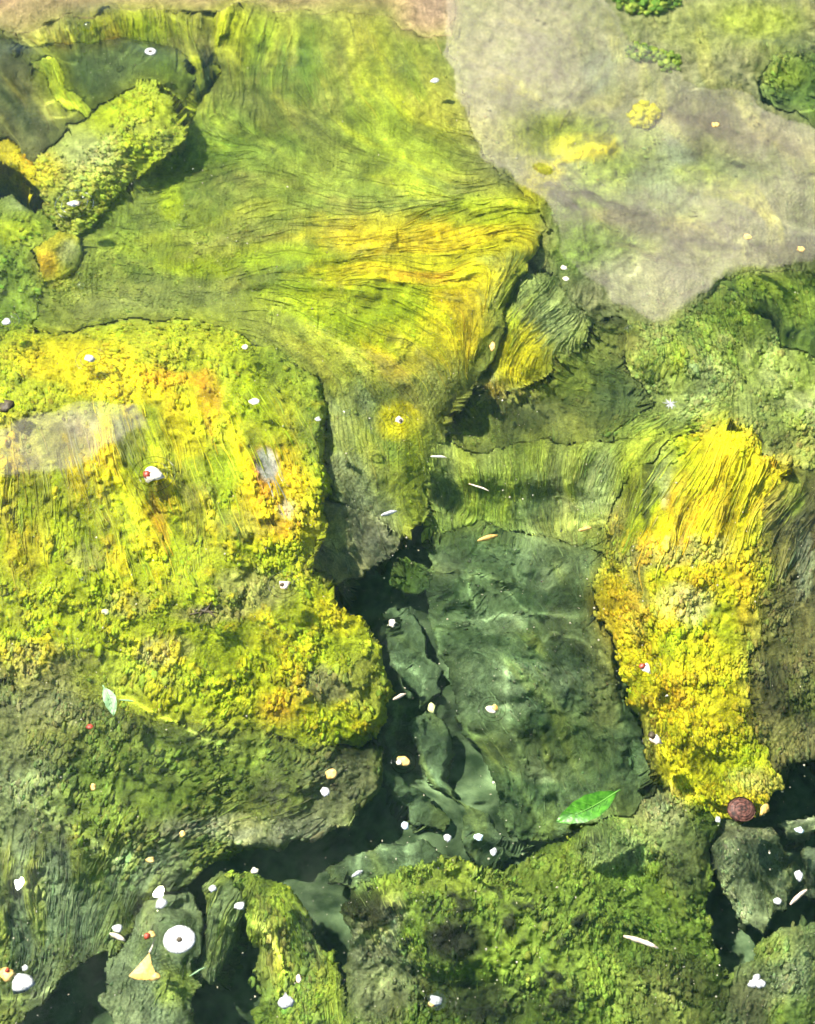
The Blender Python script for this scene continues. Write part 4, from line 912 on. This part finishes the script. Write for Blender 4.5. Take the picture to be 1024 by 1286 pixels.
bit('seed', 113, 912, 10, 6, 'red', 'dark red seed just below the pale green leaf', 'seed', rough=.12)
bit('chip', 8, 1224, 20, 14, 'orange', 'orange brown chip beside the irregular foam patch', 'chip', 0, (2, -3, 6, 'red'), .2)
bit('flake', 375, 1229, 8, 10, 'tan', 'pinkish flake behind the angular white flake', 'flake', rough=.15)
bit('flake', 146, 1166, 13, 9, 'white', 'white flake touching the tan chip over the dark slope', 'flake', rough=.15)
bit('flake', 320, 1092, 10, 8, 'cream', 'cream flake at the crown of the green humped stone', 'flake', rough=.25)
bit('flake', 961, 1014, 10, 18, 'yellow', 'yellow curled flake beside the dark red husk', 'flake', rough=.22, ang=-.5)
bit('flake', 132, 769, 11, 8, 'paleyellow', 'pale flake among the knobs of the yellow boulder', 'flake', rough=.2)
bit('flake', 9, 512, 20, 16, 'dark', 'dark brown lump on the upper yellow boulder by the straw reflection film', 'debris', rough=.3)
bit('flake', 493, 782, 9, 10, 'cream', 'cream flake over the deep channel below the round mossy stone', 'flake', rough=.2)
bit('flake', 1006, 1042, 10, 8, 'blue', 'bluish flake on the small angular stone', 'flake', rough=.22)
# slivers and sticks
sliver('straw', 783, 1176, 827, 1191, 6.5, 'tan', 'tan straw piece lying over the mossy boulder', 'straw')
sliver('straw', 992, 1137, 1013, 1118, 5.5, 'tan', 'broken pale straw over the slab near the foam dots', 'straw')
sliver('husk_sliver', 600, 681, 625, 674, 6.5, 'yellow', 'long orange yellow sliver over the foot of the weed curtain', 'sliver')
sliver('husk_sliver', 727, 667, 743, 663, 6, 'orange', 'short orange sliver over the foot of the weed curtain', 'sliver')
sliver('husk_sliver', 479, 647, 499, 641, 6, 'white', 'white sliver floating by the end of the silky mound', 'sliver')
sliver('husk_sliver', 541, 573, 561, 574, 3.5, 'cream', 'thin cream sliver over the channel beside the weed curtain', 'sliver')
sliver('husk_sliver', 589, 606, 615, 615, 2.5, 'tan', 'thin tan sliver over the pale green weed curtain', 'sliver')
sliver('husk_sliver', 494, 879, 510, 871, 5, 'tan', 'pinkish tan sliver by the low corner of the yellow boulder', 'sliver')
sliver('husk_sliver', 138, 1172, 157, 1181, 6, 'tan', 'tan chip under the white flake over the dark slope', 'sliver')
sliver('husk_sliver', 442, 1102, 456, 1094, 5, 'white', 'white sliver over the low grey green slab', 'sliver')
sliver('twig', 149, 877, 168, 879, 2.2, 'palegreen', 'thin pale twig beside the pale green leaf', 'twig')
sliver('twig', 238, 1226, 259, 1214, 2.6, 'palegreen', 'thin pale twig beside the pear shaped stone', 'twig')
# leaves, petal, husk, twiggy scrap, bubble, fluff
leaf('leaf', 774, 996, 698, 1034, 30, 'green', 'rib', 'bright green pointed leaf floating above the mossy boulder')
leaf('leaf', 130, 862, 143, 898, 15, 'palegreen', 'palegreen', 'small pale green leaf floating over the foot of the yellow boulder', .002)
root = at_px('petal', 181, 1222, 'yellow orange three cornered petal on the pear shaped stone', 'petal'); s = mpp(181, 1222)
pts = np.array([(-18, 3), (-8, -8), (4, -24), (8, -10), (16, 4), (4, 8), (-8, 7)], float)
V = [(0, 0, .004)] + [(a * .55 * s, -b * .55 * s, .0032 + .0006 * math.sin(i * 2)) for i, (a, b) in enumerate(pts)] + [(a * s, -b * s, .0008 + .0012 * (i % 2)) for i, (a, b) in enumerate(pts)]
F = [(0, 1 + i, 1 + (i + 1) % 7) for i in range(7)] + [(1 + i, 8 + i, 8 + (i + 1) % 7, 1 + (i + 1) % 7) for i in range(7)]
mesh_obj('petal_blade', V, F, M['yellow'], root)
Vt, Ft = tube([(4 * s, 24 * s, .001), (7 * s, 32 * s, .0012), (9 * s, 42 * s, .001)], [.0014, .0008, .0005]); mesh_obj('petal_stalk', Vt, Ft, M['cream'], root)
V, F = lump(.006, .004, .002, .15); mesh_obj('brown_tip', V + np.array([14 * s, -4 * s, .001]), F, M['orange'], root)
root = at_px('husk', 932, 1015, 'round dark red brown husk with coiled rings', 'husk'); s = mpp(932, 1015)
V, F = lathe([(.0002, .0045), (4 * s, .0042), (9 * s, .0034), (14 * s, .0018), (17 * s, -.0005), (16 * s, -.003)], 30, 1, .95, .03); mesh_obj('husk_shell', V, F, M['brown'], root)
sp = [(.8 + .92 * t) for t in np.linspace(0, 17, 70)]
Vt, Ft = tube([(r_ * s * math.cos(i * .27), r_ * s * math.sin(i * .27), .0045 - .0038 * (r_ / 17) ** 2) for i, r_ in enumerate(sp)], [.0006] * 70, 5); mesh_obj('coil', Vt, Ft, M['brown'], root)
root = at_px('twig_scrap', 257, 764, 'dark brown branching twig scrap on the yellow boulder', 'twig'); s = mpp(257, 764)
for (a, b, c, d) in ((-18, 6, 2, 2), (2, 2, 16, 4), (0, 4, 8, -14), (-4, 3, -8, 12), (6, 3, 14, 12), (-10, 5, -16, -2)):
    Vt, Ft = tube([(a * s, -b * s, .001), ((a + c) / 2 * s + .001, -(b + d) / 2 * s, .002), (c * s, -d * s, .001)], [.0014, .0010, .0004]); mesh_obj('branch', Vt, Ft, M['dark'], root)
V, F = lump(6 * s, 4 * s, .003, .25); mesh_obj('scrap_core', V, F, M['dark'], root)
root = at_px('fluff', 842, 508, 'white star shaped fluff over the hollow beside the knobby boulder', 'fluff'); s = mpp(842, 508)
for k in range(13):
    a = k * 2 * math.pi / 13 + random.uniform(-.2, .2); l = random.uniform(6, 10.5) * s
    Vt, Ft = tube([(0, 0, .0015), (l * .5 * math.cos(a), l * .5 * math.sin(a), .0022), (l * math.cos(a), l * math.sin(a), .0012)], [.0010, .0007, .0002], 5); mesh_obj('bristle', Vt, Ft, M['white'], root)
root = at_px('bubble', 549, 1257, 'clear round water bubble with a pale fleck on the mossy boulder', 'bubble'); s = mpp(549, 1257)
V, F = lathe([(14 * s * math.cos(t), 12 * s * math.sin(t)) for t in np.linspace(0, 1.56, 9)], 28); mesh_obj('bubble_dome', V, F, M['bubble'], root)
V, F = lump(8 * s, 6 * s, .003, .2); mesh_obj('fleck', V, F, M['white'], root)
V, F = lump(4 * s, 3 * s, .002, .2); mesh_obj('orange_fleck', V + np.array([-7 * s, -5 * s, .001]), F, M['orange'], root)
ring_on(root, 18 * s)
# tiny rings of air at the surface
for (u, v, r_, lab) in ((111, 35, 6, 'small clear bubble by the yellow green fringe'), (102, 360, 6, 'small clear bubble under the rounded yellow stone'), (435, 520, 7, 'small clear bubble on the lower silky mound'), (105, 695 + 34, 6, 'small clear bubble on the knobs of the yellow boulder'), (872, 713, 6, 'small clear bubble at the top of the knobbly yellow crust'), (790, 413, 6, 'small clear bubble at the edge of the reflection film')):
    root = at_px('bubble', u, v, lab, 'bubble'); s = mpp(u, v)
    V, F = lathe([(r_ * s * math.cos(t), r_ * s * .8 * math.sin(t)) for t in np.linspace(0, 1.56, 7)], 20); mesh_obj('bubble_dome', V, F, M['bubble'], root)
    DIMPLES.append((root.location.x, root.location.y, r_ * s * 1.3, .0008))

# drifting dust: hundreds of specks nobody could count
nd = 6000
u = rng.uniform(-100, 1124, nd); v = rng.uniform(-100, 1400, nd)
keep = rng.uniform(0, 1, nd) < np.clip(.22 + .5 * NB[np.clip(((v - V0) / STEP).astype(int), 0, NH - 1), np.clip(((u - U0) / STEP).astype(int), 0, NW - 1)] + .3 * (v > 600) + .3 * ((np.abs(u - 560) < 130) & (v > 460)), .1, 1)
u = u[keep]; v = v[keep]; nd = len(u)
z = -rng.uniform(0, 1, nd) ** 2 * .03 - .0005
c0 = P(u, v, z); R = (.00042 + .0009 * rng.uniform(0, 1, nd) ** 6)
tv, tf = ICO1
V = c0[:, None, :] + tv[None] * R[:, None, None] * rng.uniform(.5, 1.5, (nd, 1, 3)); V[..., 2] = np.minimum(V[..., 2], .0006)
tag(mesh_obj('drifting_dust', V.reshape(-1, 3), (tf[None] + (np.arange(nd) * len(tv))[:, None, None]).reshape(-1, 3), M['cream']), 'fine pale dust specks drifting in the water all over the pool', 'dust', None, 'stuff')

# ------------------------------------------------------------------ water: rippled clear surface over a green murk
nw = 360
wx = np.linspace(-1.15, 1.15, nw); wy = np.linspace(-1.05, 1.35, nw)
WX, WY = np.meshgrid(wx, wy)
WZ = wave(WX, WY)
for (x0, y0, r0, dep) in DIMPLES:
    d2 = (WX - x0) ** 2 + (WY - y0) ** 2; m = d2 < (r0 * 3.5) ** 2
    d = np.sqrt(d2[m]); WZ[m] += -dep * np.exp(-(d / r0) ** 2) + .16 * dep * np.cos(2 * math.pi * d / (.55 * r0)) * np.exp(-((d - 1.5 * r0) / (.8 * r0)) ** 2)
WZ = np.clip(WZ, -.0045, .0026)
idx = np.arange(nw * nw).reshape(nw, nw)
top = np.stack([WX, WY, WZ], -1).reshape(-1, 3)
rim = np.concatenate([idx[0, :-1], idx[:-1, -1], idx[-1, :0:-1], idx[:0:-1, 0]])
low = top[rim].copy(); low[:, 2] = -.32
faces = [tuple(f) for f in np.stack([idx[:-1, :-1].ravel(), idx[:-1, 1:].ravel(), idx[1:, 1:].ravel(), idx[1:, :-1].ravel()], 1).tolist()]
nt0 = len(top); nr = len(rim)
faces += [(int(rim[(i + 1) % nr]), int(rim[i]), nt0 + i, nt0 + (i + 1) % nr) for i in range(nr)]
faces.append(tuple(nt0 + i for i in range(nr))[::-1])
M_WATER, nt, out = nodes('pool_water')
gl = nt.nodes.new('ShaderNodeBsdfGlass'); gl.inputs['IOR'].default_value = 1.33; gl.inputs['Roughness'].default_value = 0.0
nt.links.new(gl.outputs[0], out.inputs['Surface'])
wob = tag(mesh_obj('water', np.concatenate([top, low]), faces, M_WATER), kind='structure')
for o in bpy.data.objects:
    if o.type == 'MESH': o.cycles.is_caustics_receiver = True
wob.cycles.is_caustics_receiver = False; wob.cycles.is_caustics_caster = True
M_MURK, nt, out = nodes('green_murk')
N = nt.nodes.new; L = nt.links.new
va = N('ShaderNodeVolumeAbsorption'); va.inputs[0].default_value = (.40, .66, .32, 1); va.inputs[1].default_value = WATER_ABS
vsc = N('ShaderNodeVolumeScatter'); vsc.inputs[0].default_value = (.26, .66, .32, 1); vsc.inputs[1].default_value = WATER_SCAT
ad = N('ShaderNodeAddShader'); L(va.outputs[0], ad.inputs[0]); L(vsc.outputs[0], ad.inputs[1]); L(ad.outputs[0], out.inputs['Volume'])
bv = [(x, y, z) for z in (-.40, .010) for x, y in ((-2.3, -2.1), (2.3, -2.1), (2.3, 2.7), (-2.3, 2.7))]
tag(mesh_obj('haze', bv, [(3, 2, 1, 0), (4, 5, 6, 7), (0, 1, 5, 4), (1, 2, 6, 5), (2, 3, 7, 6), (3, 0, 4, 7)], M_MURK, smooth=False), kind='stuff')
